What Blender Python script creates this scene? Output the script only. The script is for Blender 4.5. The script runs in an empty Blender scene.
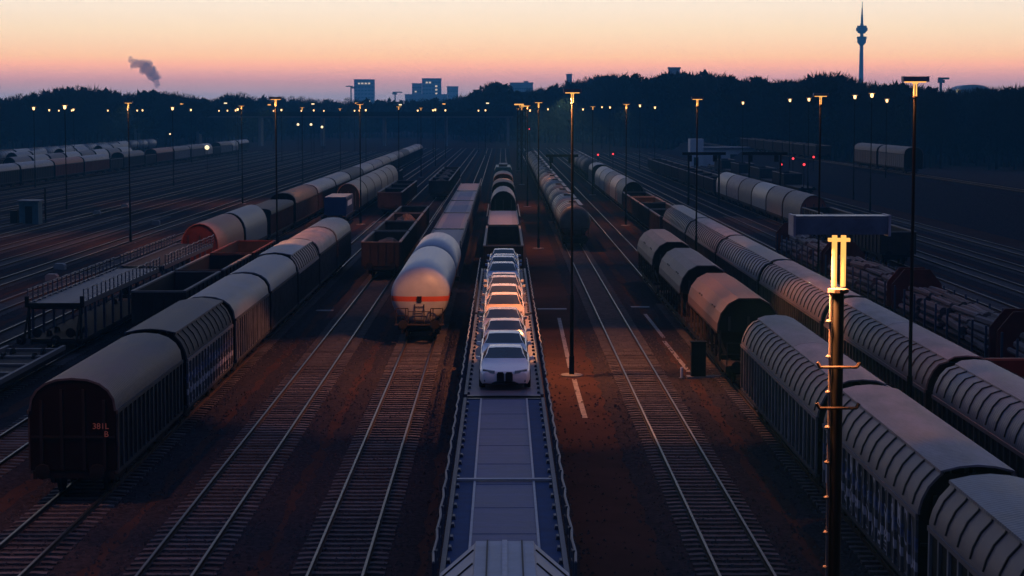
import bpy, bmesh, math, random
from math import radians, sin, cos, pi, atan, sqrt
from mathutils import Vector, Matrix

random.seed(11)
SC = bpy.context.scene
COL = SC.collection
R = random.uniform

# ------------------------------------------------------------------ camera
F = 1950.0            # focal length in pixels
H = 12.8              # camera height above the ground
HOR, VPX = 113.0, 503.0
pitch = atan((288.0 - HOR) / F)
yaw = atan((512.0 - VPX) / F)
cam = bpy.data.cameras.new('camera')
cam.sensor_width = 36.0
cam.lens = 36.0 * F / 1024.0
cam.clip_start = 0.5
cam.clip_end = 20000
camo = bpy.data.objects.new('camera', cam)
COL.objects.link(camo)
camo.location = (0, 0, H)
camo.rotation_euler = (pi / 2 - pitch, 0, -yaw)
SC.camera = camo

# ------------------------------------------------------------------ world: dusk sky
W = bpy.data.worlds.new('World')
SC.world = W
W.use_nodes = True
nt = W.node_tree
nt.nodes.clear()
out = nt.nodes.new('ShaderNodeOutputWorld')
sky = nt.nodes.new('ShaderNodeTexSky')
sky.sky_type = 'NISHITA'
sky.sun_disc = False
sky.sun_elevation = radians(-2.0)
sky.sun_rotation = radians(0)
sky.air_density = 1.0
sky.dust_density = 0.6
sky.ozone_density = 4.0
bg1 = nt.nodes.new('ShaderNodeBackground')
bg1.inputs['Strength'].default_value = 0.05
nt.links.new(sky.outputs[0], bg1.inputs['Color'])
tc = nt.nodes.new('ShaderNodeTexCoord')
sep = nt.nodes.new('ShaderNodeSeparateXYZ')
nt.links.new(tc.outputs['Generated'], sep.inputs[0])


def ramp(tree, stops, interp='LINEAR'):
    r = tree.nodes.new('ShaderNodeValToRGB')
    cr = r.color_ramp
    cr.interpolation = interp
    while len(cr.elements) > 1:
        cr.elements.remove(cr.elements[-1])
    cr.elements[0].position = stops[0][0]
    cr.elements[0].color = tuple(stops[0][1]) + (1,)
    for p, c in stops[1:]:
        e = cr.elements.new(p)
        e.color = tuple(c) + (1,)
    return r


# square root of the height spreads the narrow bands near the horizon
mx = nt.nodes.new('ShaderNodeMath'); mx.operation = 'MAXIMUM'; mx.inputs[1].default_value = 0.0
nt.links.new(sep.outputs['Z'], mx.inputs[0])
sq = nt.nodes.new('ShaderNodeMath'); sq.operation = 'POWER'; sq.inputs[1].default_value = 0.5
nt.links.new(mx.outputs[0], sq.inputs[0])
e2 = lambda deg: sqrt(max(0.0, sin(radians(deg))))
west = ramp(nt, [(e2(0), (0.167, 0.160, 0.207)), (e2(0.5), (0.210, 0.177, 0.213)), (e2(0.68), (0.300, 0.197, 0.213)), (e2(0.88), (0.380, 0.203, 0.203)), (e2(1.09), (0.540, 0.247, 0.213)), (e2(1.41), (0.793, 0.347, 0.203)), (e2(1.62), (0.807, 0.427, 0.213)), (e2(2.38), (0.800, 0.567, 0.333)), (e2(3.23), (0.800, 0.647, 0.467)), (e2(5), (0.700, 0.617, 0.517)), (e2(9), (0.317, 0.307, 0.327)), (e2(15), (0.140, 0.160, 0.213)), (e2(28), (0.070, 0.093, 0.183)), (e2(90), (0.040, 0.070, 0.167))])
east = ramp(nt, [(e2(0), (0.012, 0.015, 0.037)), (e2(6), (0.018, 0.020, 0.043)), (e2(16), (0.020, 0.027, 0.063)), (e2(40), (0.030, 0.050, 0.117)), (e2(90), (0.040, 0.070, 0.167))])
nt.links.new(sq.outputs[0], west.inputs[0])
nt.links.new(sq.outputs[0], east.inputs[0])
az = nt.nodes.new('ShaderNodeMapRange')
az.interpolation_type = 'SMOOTHSTEP'
az.inputs['From Min'].default_value = -0.75
az.inputs['From Max'].default_value = 0.95
nt.links.new(sep.outputs['Y'], az.inputs['Value'])
mixw = nt.nodes.new('ShaderNodeMix'); mixw.data_type = 'RGBA'
nt.links.new(az.outputs[0], mixw.inputs['Factor'])
nt.links.new(east.outputs[0], mixw.inputs[6])
nt.links.new(west.outputs[0], mixw.inputs[7])
bg2 = nt.nodes.new('ShaderNodeBackground')
bg2.inputs['Strength'].default_value = 3.0
nt.links.new(mixw.outputs[2], bg2.inputs['Color'])
addw = nt.nodes.new('ShaderNodeAddShader')
nt.links.new(bg1.outputs[0], addw.inputs[0])
nt.links.new(bg2.outputs[0], addw.inputs[1])
nt.links.new(addw.outputs[0], out.inputs['Surface'])

SC.view_settings.view_transform = 'Standard'
SC.view_settings.look = 'None'
SC.view_settings.exposure = 0.0
SC.view_settings.gamma = 1.0
SC.cycles.use_denoising = True
SC.cycles.max_bounces = 5
SC.cycles.diffuse_bounces = 2
SC.cycles.glossy_bounces = 3
SC.cycles.volume_bounces = 0
SC.cycles.sample_clamp_indirect = 4.0

LAMP_POWER = 7000.0
LAMP_COLOR = (1.0, 0.35, 0.11)
HAZE = 0.00025


# ------------------------------------------------------------------ pixel helper (only to work out where things stand)
def at(px, py, h=0.0):
    """world point at height h seen at pixel px, py"""
    d = Vector(((px - 512.0) / F, -(py - 288.0) / F, -1.0))
    d = camo.rotation_euler.to_matrix() @ d
    t = (h - H) / d.z
    return Vector((d.x * t, d.y * t, h))


def atY(px, py, Y):
    d = Vector(((px - 512.0) / F, -(py - 288.0) / F, -1.0))
    d = camo.rotation_euler.to_matrix() @ d
    t = Y / d.y
    return Vector((d.x * t, Y, H + d.z * t))


# ------------------------------------------------------------------ materials
KALB = 0.72          # overall cut to most base colours, balanced against a brighter sky


def material(name, c, rough=0.7, metal=0.0, var=0.25, scale=3.0, bump=0.0, bscale=None, rnd=0.15, c2=None, c2amt=0.5,
             stretch=(1, 1, 1), spec=0.2, emit=None, estr=0.0, wave=None):
    if not emit and not any(w in name for w in ('car', 'gas', 'lettering', 'alloy', 'steel_rail')):
        c = tuple(x * KALB for x in c)
        c2 = tuple(x * KALB for x in c2) if c2 else None
    m = bpy.data.materials.new(name)
    m.use_nodes = True
    t = m.node_tree
    b = t.nodes['Principled BSDF']
    b.inputs['Roughness'].default_value = rough
    b.inputs['Metallic'].default_value = metal
    b.inputs['Specular IOR Level'].default_value = spec
    if emit:
        b.inputs['Base Color'].default_value = tuple(c) + (1,)
        b.inputs['Emission Color'].default_value = tuple(emit) + (1,)
        b.inputs['Emission Strength'].default_value = estr
        return m
    co = t.nodes.new('ShaderNodeTexCoord')
    oi = t.nodes.new('ShaderNodeObjectInfo')
    mp = t.nodes.new('ShaderNodeMapping')
    mp.inputs['Scale'].default_value = stretch
    t.links.new(co.outputs['Object'], mp.inputs['Vector'])
    sc_ = t.nodes.new('ShaderNodeVectorMath'); sc_.operation = 'SCALE'
    cb = t.nodes.new('ShaderNodeCombineXYZ')
    for i in range(3):
        t.links.new(oi.outputs['Random'], cb.inputs[i])
    sc_.inputs['Scale'].default_value = 37.0
    t.links.new(cb.outputs[0], sc_.inputs[0])
    ad = t.nodes.new('ShaderNodeVectorMath'); ad.operation = 'ADD'
    t.links.new(mp.outputs[0], ad.inputs[0])
    t.links.new(sc_.outputs[0], ad.inputs[1])
    n = t.nodes.new('ShaderNodeTexNoise')
    n.inputs['Scale'].default_value = scale
    n.inputs['Detail'].default_value = 6
    n.inputs['Roughness'].default_value = 0.65
    t.links.new(ad.outputs[0], n.inputs['Vector'])
    c2_ = c2 or tuple(x * 0.35 for x in c)
    rp = ramp(t, [(0.5 - 0.15, c2_), (0.5 + 0.15, c)])
    t.links.new(n.outputs['Fac'], rp.inputs[0])
    mix = t.nodes.new('ShaderNodeMix'); mix.data_type = 'RGBA'
    mix.inputs['Factor'].default_value = min(1.0, var * 2 if c2 is None else c2amt)
    mix.inputs[6].default_value = tuple(c) + (1,)
    t.links.new(rp.outputs[0], mix.inputs[7])
    # every piece a little lighter or darker than its neighbour
    hs = t.nodes.new('ShaderNodeHueSaturation')
    mr = t.nodes.new('ShaderNodeMapRange')
    mr.inputs['To Min'].default_value = 1 - rnd
    mr.inputs['To Max'].default_value = 1 + rnd
    t.links.new(oi.outputs['Random'], mr.inputs['Value'])
    t.links.new(mr.outputs[0], hs.inputs['Value'])
    t.links.new(mix.outputs[2], hs.inputs['Color'])
    t.links.new(hs.outputs[0], b.inputs['Base Color'])
    rr = t.nodes.new('ShaderNodeMapRange')
    rr.inputs['To Min'].default_value = max(0, rough - 0.12)
    rr.inputs['To Max'].default_value = min(1, rough + 0.12)
    t.links.new(n.outputs['Fac'], rr.inputs['Value'])
    t.links.new(rr.outputs[0], b.inputs['Roughness'])
    if bump > 0 or wave:
        n2 = t.nodes.new('ShaderNodeTexNoise')
        n2.inputs['Scale'].default_value = bscale or scale * 6
        n2.inputs['Detail'].default_value = 4
        t.links.new(ad.outputs[0], n2.inputs['Vector'])
        bp = t.nodes.new('ShaderNodeBump')
        bp.inputs['Strength'].default_value = max(bump, 0.3)
        bp.inputs['Distance'].default_value = 0.03
        src = n2.outputs['Fac']
        if wave:
            wv = t.nodes.new('ShaderNodeTexWave')
            wv.wave_type = 'BANDS'
            wv.bands_direction = wave[0]
            wv.inputs['Scale'].default_value = wave[1]
            wv.inputs['Distortion'].default_value = 0.6
            wv.inputs['Detail'].default_value = 1.0
            t.links.new(co.outputs['Object'], wv.inputs['Vector'])
            mm = t.nodes.new('ShaderNodeMath'); mm.operation = 'MULTIPLY_ADD'
            mm.inputs[1].default_value = 0.5
            t.links.new(wv.outputs['Fac'], mm.inputs[0])
            t.links.new(n2.outputs['Fac'], mm.inputs[2])
            src = mm.outputs[0]
        t.links.new(src, bp.inputs['Height'])
        t.links.new(bp.outputs[0], b.inputs['Normal'])
    return m


M = {}
M['ground'] = material('packed_cinder', (.066, .034, .029), .95, var=.4, scale=.45, bump=.8, bscale=14, rnd=0, c2=(.042, .024, .021), c2amt=.8, spec=0.0)
M['ballast'] = material('ballast_stone', (.050, .039, .043), .9, scale=5.5, bump=1.0, bscale=16, rnd=.05, c2=(.016, .013, .016), c2amt=.9, spec=0.0)
M['stone'] = material('loose_stone', (.085, .072, .078), .95, scale=9, rnd=0, c2=(.02, .017, .02), c2amt=.9, spec=0.0)
M['sleeper'] = material('concrete_sleeper', (.105, .088, .094), .85, scale=2.5, rnd=.35, c2=(.04, .03, .034), c2amt=.7, bump=.3, spec=.03)
M['rail'] = material('worn_rail_steel', (.08, .075, .077), .45, metal=.9, var=.2, scale=6, rnd=.1)
M['raildull'] = material('dull_rail_head', (.12, .10, .10), .6, metal=.4, var=.2, scale=6, rnd=.1)
M['railrust'] = material('rusty_rail_web', (.055, .032, .026), .85, scale=5, rnd=.1, spec=.05)
M['roofdark'] = material('dark_roof_sheet', (.055, .058, .082), .55, scale=1.1, stretch=(1.2, .35, 1), rnd=.1, c2=(.022, .022, .034), c2amt=.9, bump=.4, wave=('Y', 1.6), spec=.08)  # roof colour darkened to offset the lamp over the two nearest wagons
M['roof'] = material('grey_roof_sheet', (.145, .15, .19), .52, metal=.0, scale=1.1, stretch=(1.2, .35, 1), rnd=.25, c2=(.055, .055, .075), c2amt=.9, bump=.3, wave=('Y', 1.6), spec=.2)
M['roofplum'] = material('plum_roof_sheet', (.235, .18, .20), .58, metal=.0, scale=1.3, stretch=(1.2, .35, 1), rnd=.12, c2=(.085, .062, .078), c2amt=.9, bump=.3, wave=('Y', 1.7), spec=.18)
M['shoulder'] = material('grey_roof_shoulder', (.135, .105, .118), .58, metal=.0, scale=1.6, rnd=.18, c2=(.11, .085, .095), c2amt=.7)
M['roofblue'] = material('blue_grey_roof', (.115, .14, .19), .52, metal=.05, scale=1.2, rnd=.2, c2=(.075, .08, .105), c2amt=.85, wave=('Y', 1.6), spec=.2)
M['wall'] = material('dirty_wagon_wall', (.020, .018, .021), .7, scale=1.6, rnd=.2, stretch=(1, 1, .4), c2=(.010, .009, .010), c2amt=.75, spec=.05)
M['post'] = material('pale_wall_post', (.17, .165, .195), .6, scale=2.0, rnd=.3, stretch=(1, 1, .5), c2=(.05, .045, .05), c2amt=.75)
M['postdark'] = material('dark_wall_post', (.055, .052, .06), .65, scale=2.0, rnd=.3, c2=(.02, .018, .02), c2amt=.75, spec=.05)
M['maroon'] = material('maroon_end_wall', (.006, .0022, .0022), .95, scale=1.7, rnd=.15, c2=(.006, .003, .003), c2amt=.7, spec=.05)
M['black'] = material('black_underframe', (.016, .014, .015), .8, scale=3, rnd=.2, spec=.05)
M['seam'] = material('dark_roof_rib', (.040, .032, .036), .7, scale=3, rnd=.2)
M['red'] = material('faded_red_hood', (.28, .085, .055), .6, scale=1.0, rnd=.06, c2=(.20, .06, .045), c2amt=.6, stretch=(1, .5, 1))
M['redbox'] = material('oxide_red_wall', (.13, .030, .022), .7, scale=1.2, rnd=.15, c2=(.04, .011, .010), c2amt=.7, spec=.05)
M['tan'] = material('tan_hood', (.30, .20, .14), .6, scale=1.0, rnd=.16, c2=(.18, .11, .085), c2amt=.6)
M['nearhood'] = material('grey_angled_roof', (.30, .30, .36), .55, scale=1.2, rnd=0, c2=(.17, .17, .21), c2amt=.7)
M['hood'] = material('pale_grey_hood', (.115, .088, .092), .62, scale=1.2, rnd=.10, c2=(.10, .085, .09), c2amt=.6, stretch=(1, .4, 1))
M['hoodred'] = material('rosy_hood', (.085, .045, .042), .62, scale=1.2, rnd=.08, c2=(.05, .026, .025), c2amt=.6, stretch=(1, .4, 1))
M['tank'] = material('grimy_tank', (.10, .10, .105), .5, metal=.1, scale=1.1, rnd=.35, c2=(.04, .035, .036), c2amt=.7)
M['tankpale'] = material('pale_tank', (.19, .195, .215), .5, metal=.1, scale=1.0, rnd=.25, c2=(.10, .10, .105), c2amt=.6)
M['gondola'] = material('gondola_steel', (.040, .028, .026), .75, scale=1.5, rnd=.3, c2=(.018, .013, .012), c2amt=.75, spec=.05)
M['rim'] = material('worn_gondola_rim', (.12, .10, .10), .65, scale=2.5, rnd=.25, c2=(.08, .06, .06), c2amt=.7)
M['scrap'] = material('rusty_load', (.13, .075, .055), .9, scale=2.0, bump=.8, bscale=8, rnd=.2, c2=(.05, .03, .025), c2amt=.8)
M['deck'] = material('blue_steel_deck', (.100, .094, .205), .6, metal=.1, scale=1.8, rnd=.08, c2=(.055, .052, .115), c2amt=.9, bump=.35, stretch=(.4, 1.5, 1), wave=('Y', 3.2))
M['deckblue'] = material('blue_deck_edge', (.030, .062, .165), .75, scale=2.0, rnd=.1, c2=(.018, .034, .09), c2amt=.7, spec=.05)
M['deckline'] = material('deck_guide_strip', (.30, .30, .38), .5, scale=4, rnd=.05)
M['deckplum'] = material('plum_steel_deck', (.19, .155, .20), .6, scale=1.4, rnd=.2, c2=(.11, .09, .12), c2amt=.6)
M['railing'] = material('dull_blue_railing', (.050, .060, .105), .5, metal=.2, scale=6, rnd=.25)
M['mast'] = material('dark_mast_steel', (.014, .013, .013), .7, metal=.0, spec=.05, scale=4, rnd=.1)
M['hoodlamp'] = material('lamp_hood_metal', (.13, .18, .25), .4, metal=.3, scale=5, rnd=.05)
M['glow'] = material('sodium_glow', (.05, .03, .01), emit=(1.0, .46, .11), estr=1.35)
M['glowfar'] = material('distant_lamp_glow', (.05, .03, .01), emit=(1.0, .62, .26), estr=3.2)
M['glowwhite'] = material('white_glow', (.8, .8, .7), emit=(1.0, .80, .42), estr=1.6)
M['glowred'] = material('red_signal_glow', (.8, .1, .1), emit=(1.0, .06, .08), estr=1.6)
M['glowwin'] = material('lit_window', (.8, .7, .5), emit=(1.0, .80, .50), estr=1.1)
M['tyre'] = material('tyre_rubber', (.02, .02, .02), .85, rnd=0)
M['glass'] = material('car_glass', (.018, .022, .028), .08, rnd=.1, var=.05, spec=.35)
M['carwhite'] = material('white_car_paint', (.52, .48, .52), .22, rnd=.03, var=.04, scale=3)
M['cargrey'] = material('grey_car_paint', (.34, .33, .35), .25, metal=.3, rnd=.05, var=.04)
M['carpale'] = material('pale_car_paint', (.36, .32, .34), .24, rnd=.03, var=.04)
M['cartan'] = material('warm_car_paint', (.40, .27, .16), .24, rnd=.03, var=.04)
M['carblue'] = material('blue_car_paint', (.10, .19, .36), .25, metal=.2, rnd=.1, var=.04)
M['carrose'] = material('rose_silver_car_paint', (.27, .225, .225), .25, metal=.1, rnd=.05, var=.04)
M['trim'] = material('black_plastic_trim', (.015, .015, .016), .4, rnd=0)
M['lens'] = material('headlamp_lens', (.12, .13, .15), .1, rnd=0, spec=.9)
M['alloy'] = material('wheel_alloy', (.45, .45, .47), .3, metal=.8, rnd=0)
M['concrete'] = material('grey_concrete', (.17, .17, .18), .85, scale=.4, rnd=.12, c2=(.15, .14, .15), c2amt=.6)
M['paint'] = material('worn_white_line', (.27, .24, .24), .8, scale=3.5, rnd=.05, c2=(.07, .045, .04), c2amt=.85)
M['facade'] = material('tower_facade', (.50, .52, .56), .7, scale=.05, rnd=.1)
M['pane'] = material('dark_window', (.06, .07, .09), .25, rnd=.3)
M['bark'] = material('dark_bark', (.02, .016, .014), .95, scale=2, rnd=.1, spec=.05)
M['twig'] = material('winter_twigs', (.020, .018, .015), .95, scale=.8, rnd=.3, c2=(.011, .010, .009), c2amt=.8, spec=.1)
M['ever'] = material('dark_evergreen', (.016, .021, .014), .9, scale=.6, rnd=.3, c2=(.008, .011, .008), c2amt=.8, spec=.15)
M['wood'] = material('stacked_timber', (.12, .085, .09), .85, scale=4, rnd=.4, stretch=(1, .2, 1), c2=(.045, .03, .03), c2amt=.7, bump=.6)
M['blue'] = material('blue_container_paint', (.035, .05, .13), .6, scale=2, rnd=.05, c2=(.03, .05, .12), c2amt=.5)
M['whitepaint'] = material('white_lettering', (.6, .6, .62), .6, rnd=.02)
M['orangepaint'] = material('orange_lettering', (.34, .15, .11), .6, rnd=.02)
M['teal'] = material('teal_hut_wall', (.05, .12, .15), .7, rnd=.05)
M['green'] = material('locomotive_green', (.05, .13, .12), .5, rnd=.05)


def graffiti(name, base, dark):
    """wagon wall or post with sprayed lettering bands"""
    m = material(name, base, .65, scale=1.6, rnd=.15, c2=dark, c2amt=.7)
    t = m.node_tree
    b = t.nodes['Principled BSDF']
    src = b.inputs['Base Color'].links[0].from_socket
    co = t.nodes.new('ShaderNodeTexCoord')
    mp = t.nodes.new('ShaderNodeMapping'); mp.inputs['Scale'].default_value = (0.2, .42, .55)
    t.links.new(co.outputs['Object'], mp.inputs['Vector'])
    v = t.nodes.new('ShaderNodeTexNoise'); v.inputs['Scale'].default_value = 1.7; v.inputs['Detail'].default_value = 1; v.inputs['Distortion'].default_value = 2.2
    t.links.new(mp.outputs[0], v.inputs['Vector'])
    r1 = ramp(t, [(.50, (0, 0, 0)), (.53, (1, 1, 1)), (.60, (1, 1, 1)), (.63, (0, 0, 0))])
    t.links.new(v.outputs['Fac'], r1.inputs[0])
    n = t.nodes.new('ShaderNodeTexNoise'); n.inputs['Scale'].default_value = .6
    t.links.new(co.outputs['Object'], n.inputs['Vector'])
    r2 = ramp(t, [(.35, (.03, .05, .13)), (.48, (.32, .29, .33)), (.58, (.36, .32, .34)), (.7, (.05, .12, .16))])
    t.links.new(n.outputs['Fac'], r2.inputs[0])
    mx_ = t.nodes.new('ShaderNodeMix'); mx_.data_type = 'RGBA'
    t.links.new(r1.outputs[0], mx_.inputs['Factor'])
    t.links.new(src, mx_.inputs[6])
    t.links.new(r2.outputs[0], mx_.inputs[7])
    t.links.new(mx_.outputs[2], b.inputs['Base Color'])
    return m


M['graf'] = graffiti('sprayed_wagon_wall', (.035, .032, .04), (.015, .013, .016))
M['grafpost'] = graffiti('sprayed_wall_post', (.10, .095, .115), (.04, .035, .04))


def gas_tank():
    m = material('white_gas_tank', (.25, .255, .30), .42, scale=.9, rnd=0, c2=(.16, .16, .19), c2amt=.55)
    t = m.node_tree
    b = t.nodes['Principled BSDF']
    src = b.inputs['Base Color'].links[0].from_socket
    co = t.nodes.new('ShaderNodeTexCoord')
    sp = t.nodes.new('ShaderNodeSeparateXYZ')
    t.links.new(co.outputs['Object'], sp.inputs[0])
    d = t.nodes.new('ShaderNodeMath'); d.operation = 'SUBTRACT'; d.inputs[1].default_value = 2.62
    t.links.new(sp.outputs['Z'], d.inputs[0])
    a = t.nodes.new('ShaderNodeMath'); a.operation = 'ABSOLUTE'
    t.links.new(d.outputs[0], a.inputs[0])
    l = t.nodes.new('ShaderNodeMath'); l.operation = 'LESS_THAN'; l.inputs[1].default_value = .14
    t.links.new(a.outputs[0], l.inputs[0])
    mx_ = t.nodes.new('ShaderNodeMix'); mx_.data_type = 'RGBA'
    t.links.new(l.outputs[0], mx_.inputs['Factor'])
    t.links.new(src, mx_.inputs[6])
    mx_.inputs[7].default_value = (.30, .050, .020, 1)
    t.links.new(mx_.outputs[2], b.inputs['Base Color'])
    return m


M['gas'] = gas_tank()


# ------------------------------------------------------------------ mesh building
class MB:
    def __init__(s):
        s.v = []
        s.f = []

    def box(s, x0, x1, y0, y1, z0, z1):
        b = len(s.v)
        s.v += [(x0, y0, z0), (x1, y0, z0), (x1, y1, z0), (x0, y1, z0), (x0, y0, z1), (x1, y0, z1), (x1, y1, z1), (x0, y1, z1)]
        s.f += [tuple(b + i for i in q) for q in ((3, 2, 1, 0), (4, 5, 6, 7), (0, 1, 5, 4), (1, 2, 6, 5), (2, 3, 7, 6), (3, 0, 4, 7))]
        return s

    def extrude_y(s, prof, y0, y1, caps=True):
        """closed profile of (x, z), counter-clockwise seen from -Y"""
        b = len(s.v); n = len(prof)
        s.v += [(x, y0, z) for x, z in prof] + [(x, y1, z) for x, z in prof]
        for i in range(n):
            j = (i + 1) % n
            s.f.append((b + i, b + j, b + n + j, b + n + i))
        if caps:
            s.f.append(tuple(b + i for i in range(n))[::-1])
            s.f.append(tuple(b + n + i for i in range(n)))
        return s

    def shell_y(s, arc, y0, y1, th):
        """open arc given thickness inward, as a solid sheet"""
        n = len(arc)
        inner = []
        for i, (x, z) in enumerate(arc):
            a = arc[max(0, i - 1)]; c = arc[min(n - 1, i + 1)]
            tx, tz = c[0] - a[0], c[1] - a[1]
            l = sqrt(tx * tx + tz * tz) or 1
            inner.append((x + tz / l * th * -1, z - tx / l * th * -1))
        return s.extrude_y(list(arc) + inner[::-1], y0, y1)

    def tube(s, pts, r, n=6, r2=None, cap=True):
        pts = [Vector(p) for p in pts]
        b = len(s.v)
        m = len(pts)
        for i, p in enumerate(pts):
            t = (pts[min(m - 1, i + 1)] - pts[max(0, i - 1)])
            t = t.normalized() if t.length else Vector((0, 0, 1))
            u = t.orthogonal().normalized()
            w = t.cross(u)
            rr = r if r2 is None else r + (r2 - r) * i / max(1, m - 1)
            for k in range(n):
                a = 2 * pi * k / n
                q = p + (u * cos(a) + w * sin(a)) * rr
                s.v.append(tuple(q))
        for i in range(m - 1):
            for k in range(n):
                k2 = (k + 1) % n
                s.f.append((b + i * n + k, b + i * n + k2, b + (i + 1) * n + k2, b + (i + 1) * n + k))
        if cap:
            s.f.append(tuple(b + k for k in range(n))[::-1])
            s.f.append(tuple(b + (m - 1) * n + k for k in range(n)))
        return s

    def lathe(s, prof, axis='Y', c=(0, 0, 0), n=20):
        """profile of (radius, along)"""
        b = len(s.v)
        for r, t in prof:
            for k in range(n):
                a = 2 * pi * k / n
                u, w = r * cos(a), r * sin(a)
                p = {'Y': (u, t, w), 'X': (t, u, w), 'Z': (u, w, t)}[axis]
                s.v.append((p[0] + c[0], p[1] + c[1], p[2] + c[2]))
        for i in range(len(prof) - 1):
            for k in range(n):
                k2 = (k + 1) % n
                s.f.append((b + i * n + k, b + i * n + k2, b + (i + 1) * n + k2, b + (i + 1) * n + k))
        s.f.append(tuple(b + k for k in range(n)))
        s.f.append(tuple(b + (len(prof) - 1) * n + k for k in range(n)))
        return s

    def quad(s, *p):
        b = len(s.v)
        s.v += [tuple(q) for q in p]
        s.f.append(tuple(range(b, b + len(p))))
        return s

    def mesh(s, name, mat, smooth=False, fix=True, angle=40):
        me = bpy.data.meshes.new(name)
        me.from_pydata(s.v, [], s.f)
        me.materials.append(mat)
        if fix:
            bm = bmesh.new(); bm.from_mesh(me)
            bmesh.ops.recalc_face_normals(bm, faces=bm.faces)
            bm.to_mesh(me); bm.free()
        if smooth:
            for p in me.polygons:
                p.use_smooth = True
            me.set_sharp_from_angle(angle=radians(angle))
        me.update()
        return me


def obj(name, me, parent=None, loc=(0, 0, 0), rot=(0, 0, 0), scale=None):
    o = bpy.data.objects.new(name, me)
    COL.objects.link(o)
    o.location = loc
    o.rotation_euler = rot
    if scale:
        o.scale = scale
    if parent is not None:
        o.parent = parent
    return o


def tag(o, label=None, cat=None, group=None, kind=None):
    if label: o['label'] = label
    if cat: o['category'] = cat
    if group: o['group'] = group
    if kind: o['kind'] = kind
    return o


def thing(name, label, cat, loc=(0, 0, 0), rotz=0, group=None):
    o = bpy.data.objects.new(name, None)
    o.empty_display_size = .5
    COL.objects.link(o)
    o.location = loc
    o.rotation_euler = (0, 0, rotz)
    return tag(o, label, cat, group)


def swap(o, mat):
    o.material_slots[0].link = 'OBJECT'
    o.material_slots[0].material = mat


JOINED = {'roof_ribs', 'side_posts', 'wall_posts', 'railing_posts', 'deck_posts', 'hood_seams'}     # too small in the photo to pick apart


def inst(proto, name, label, cat, loc, rotz=0, group=None, mats=None):
    """a thing of its own with its own part objects; mesh data is shared"""
    mats = mats or {}
    root = thing(name, label, cat, loc, rotz, group)

    def rec(parts, par):
        for p in parts:
            nm, me, lc = p[0], p[1], p[2]
            rt = p[3] if len(p) > 3 else (0, 0, 0)
            o = obj(nm, me, par, lc, rt)
            if nm in mats:
                swap(o, mats[nm])
            if nm in JOINED:
                o['kind'] = 'stuff'
            if len(p) > 4:
                rec(p[4], o)
    rec(proto, root)
    return root


ORD = ['first', 'second', 'third', 'fourth', 'fifth', 'sixth', 'seventh', 'eighth', 'ninth', 'tenth', 'eleventh', 'twelfth',
       'thirteenth', 'fourteenth', 'fifteenth', 'sixteenth', 'seventeenth', 'eighteenth', 'nineteenth', 'twentieth']

# ------------------------------------------------------------------ setting: ground and tracks
FAR = 3650.0
g = MB()
NX, NY = 24, 40
for j in range(NY + 1):
    for i in range(NX + 1):
        g.v.append((-1700 + 3400 * i / NX, -60 + (FAR + 60) * j / NY, 0))
for j in range(NY):
    for i in range(NX):
        a = j * (NX + 1) + i
        g.f.append((a, a + 1, a + NX + 2, a + NX + 1))
tag(obj('ground', g.mesh('ground', M['ground'], fix=False)), kind='structure')

RAILTOP = 0.26


def rail_mesh(y0, y1):
    return None


_sl = MB().extrude_y([(-1.3, .03), (1.3, .03), (1.3, .10), (.95, .125), (.45, .105), (-.45, .105), (-.95, .125), (-1.3, .10)], -.125, .125).mesh('sleeper', M['sleeper'])
rail_prof = [(-.036, .26), (-.036, .225), (-.010, .205), (-.010, .125), (-.07, .115), (-.07, .10), (.07, .10), (.07, .115), (.010, .125), (.010, .205), (.036, .225), (.036, .26)]


def railm(y0, y1, dull=False):
    mb = MB()
    mb.extrude_y(rail_prof, y0, y1)
    me = mb.mesh('rail', M['raildull' if dull else 'rail'])
    me.materials.append(M['railrust'])
    for p in me.polygons:
        z = max(me.vertices[i].co.z for i in p.vertices)
        zz = min(me.vertices[i].co.z for i in p.vertices)
        if not (zz > .222):
            p.material_index = 1
    return me


def track(X, y0, y1, parts_to=0, stuff_to=0, dull=False):
    w = 1.75
    mb = MB()
    ys = [y0 + k * 1.1 for k in range(int((min(y1, 170) - y0) / 1.1))] + [min(y1, 170), y1]
    for yy in ys:
        d0, d1 = R(-.16, .16), R(-.16, .16)
        mb.v += [(-w - .40 + d0, yy, .004), (-w + d0 * .5, yy, .055), (w + d1 * .5, yy, .055), (w + .40 + d1, yy, .004)]
    for k in range(len(ys) - 1):
        for q in range(3):
            mb.f.append((k * 4 + q, k * 4 + q + 1, k * 4 + q + 5, k * 4 + q + 4))
    t = obj('railway_track', mb.mesh('railway_track', M['ballast']), None, (X, 0, 0))
    tag(t, kind='structure')
    key = (y0, y1, dull)
    if key not in _rails:
        _rails[key] = railm(y0, y1, dull)
    for s in (-1, 1):
        obj('rail', _rails[key], t, (s * .755, 0, 0))
    y = y0 + R(.1, .5)
    while y < parts_to:
        obj('sleeper', _sl, t, (R(-.02, .02), y + R(-.015, .015), R(-.012, .006)), (0, 0, R(-.008, .008)))
        y += .62
    if stuff_to > y:
        mb = MB()
        while y < stuff_to:
            d = R(-.02, .02)
            mb.extrude_y([(-1.3 + d, .03), (1.3 + d, .03), (1.3 + d, .115), (-1.3 + d, .115)], y - .125, y + .125)
            y += .62
        tag(obj('sleepers', mb.mesh('sleepers', M['sleeper'], fix=False), t), kind='stuff')
    return t


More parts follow.
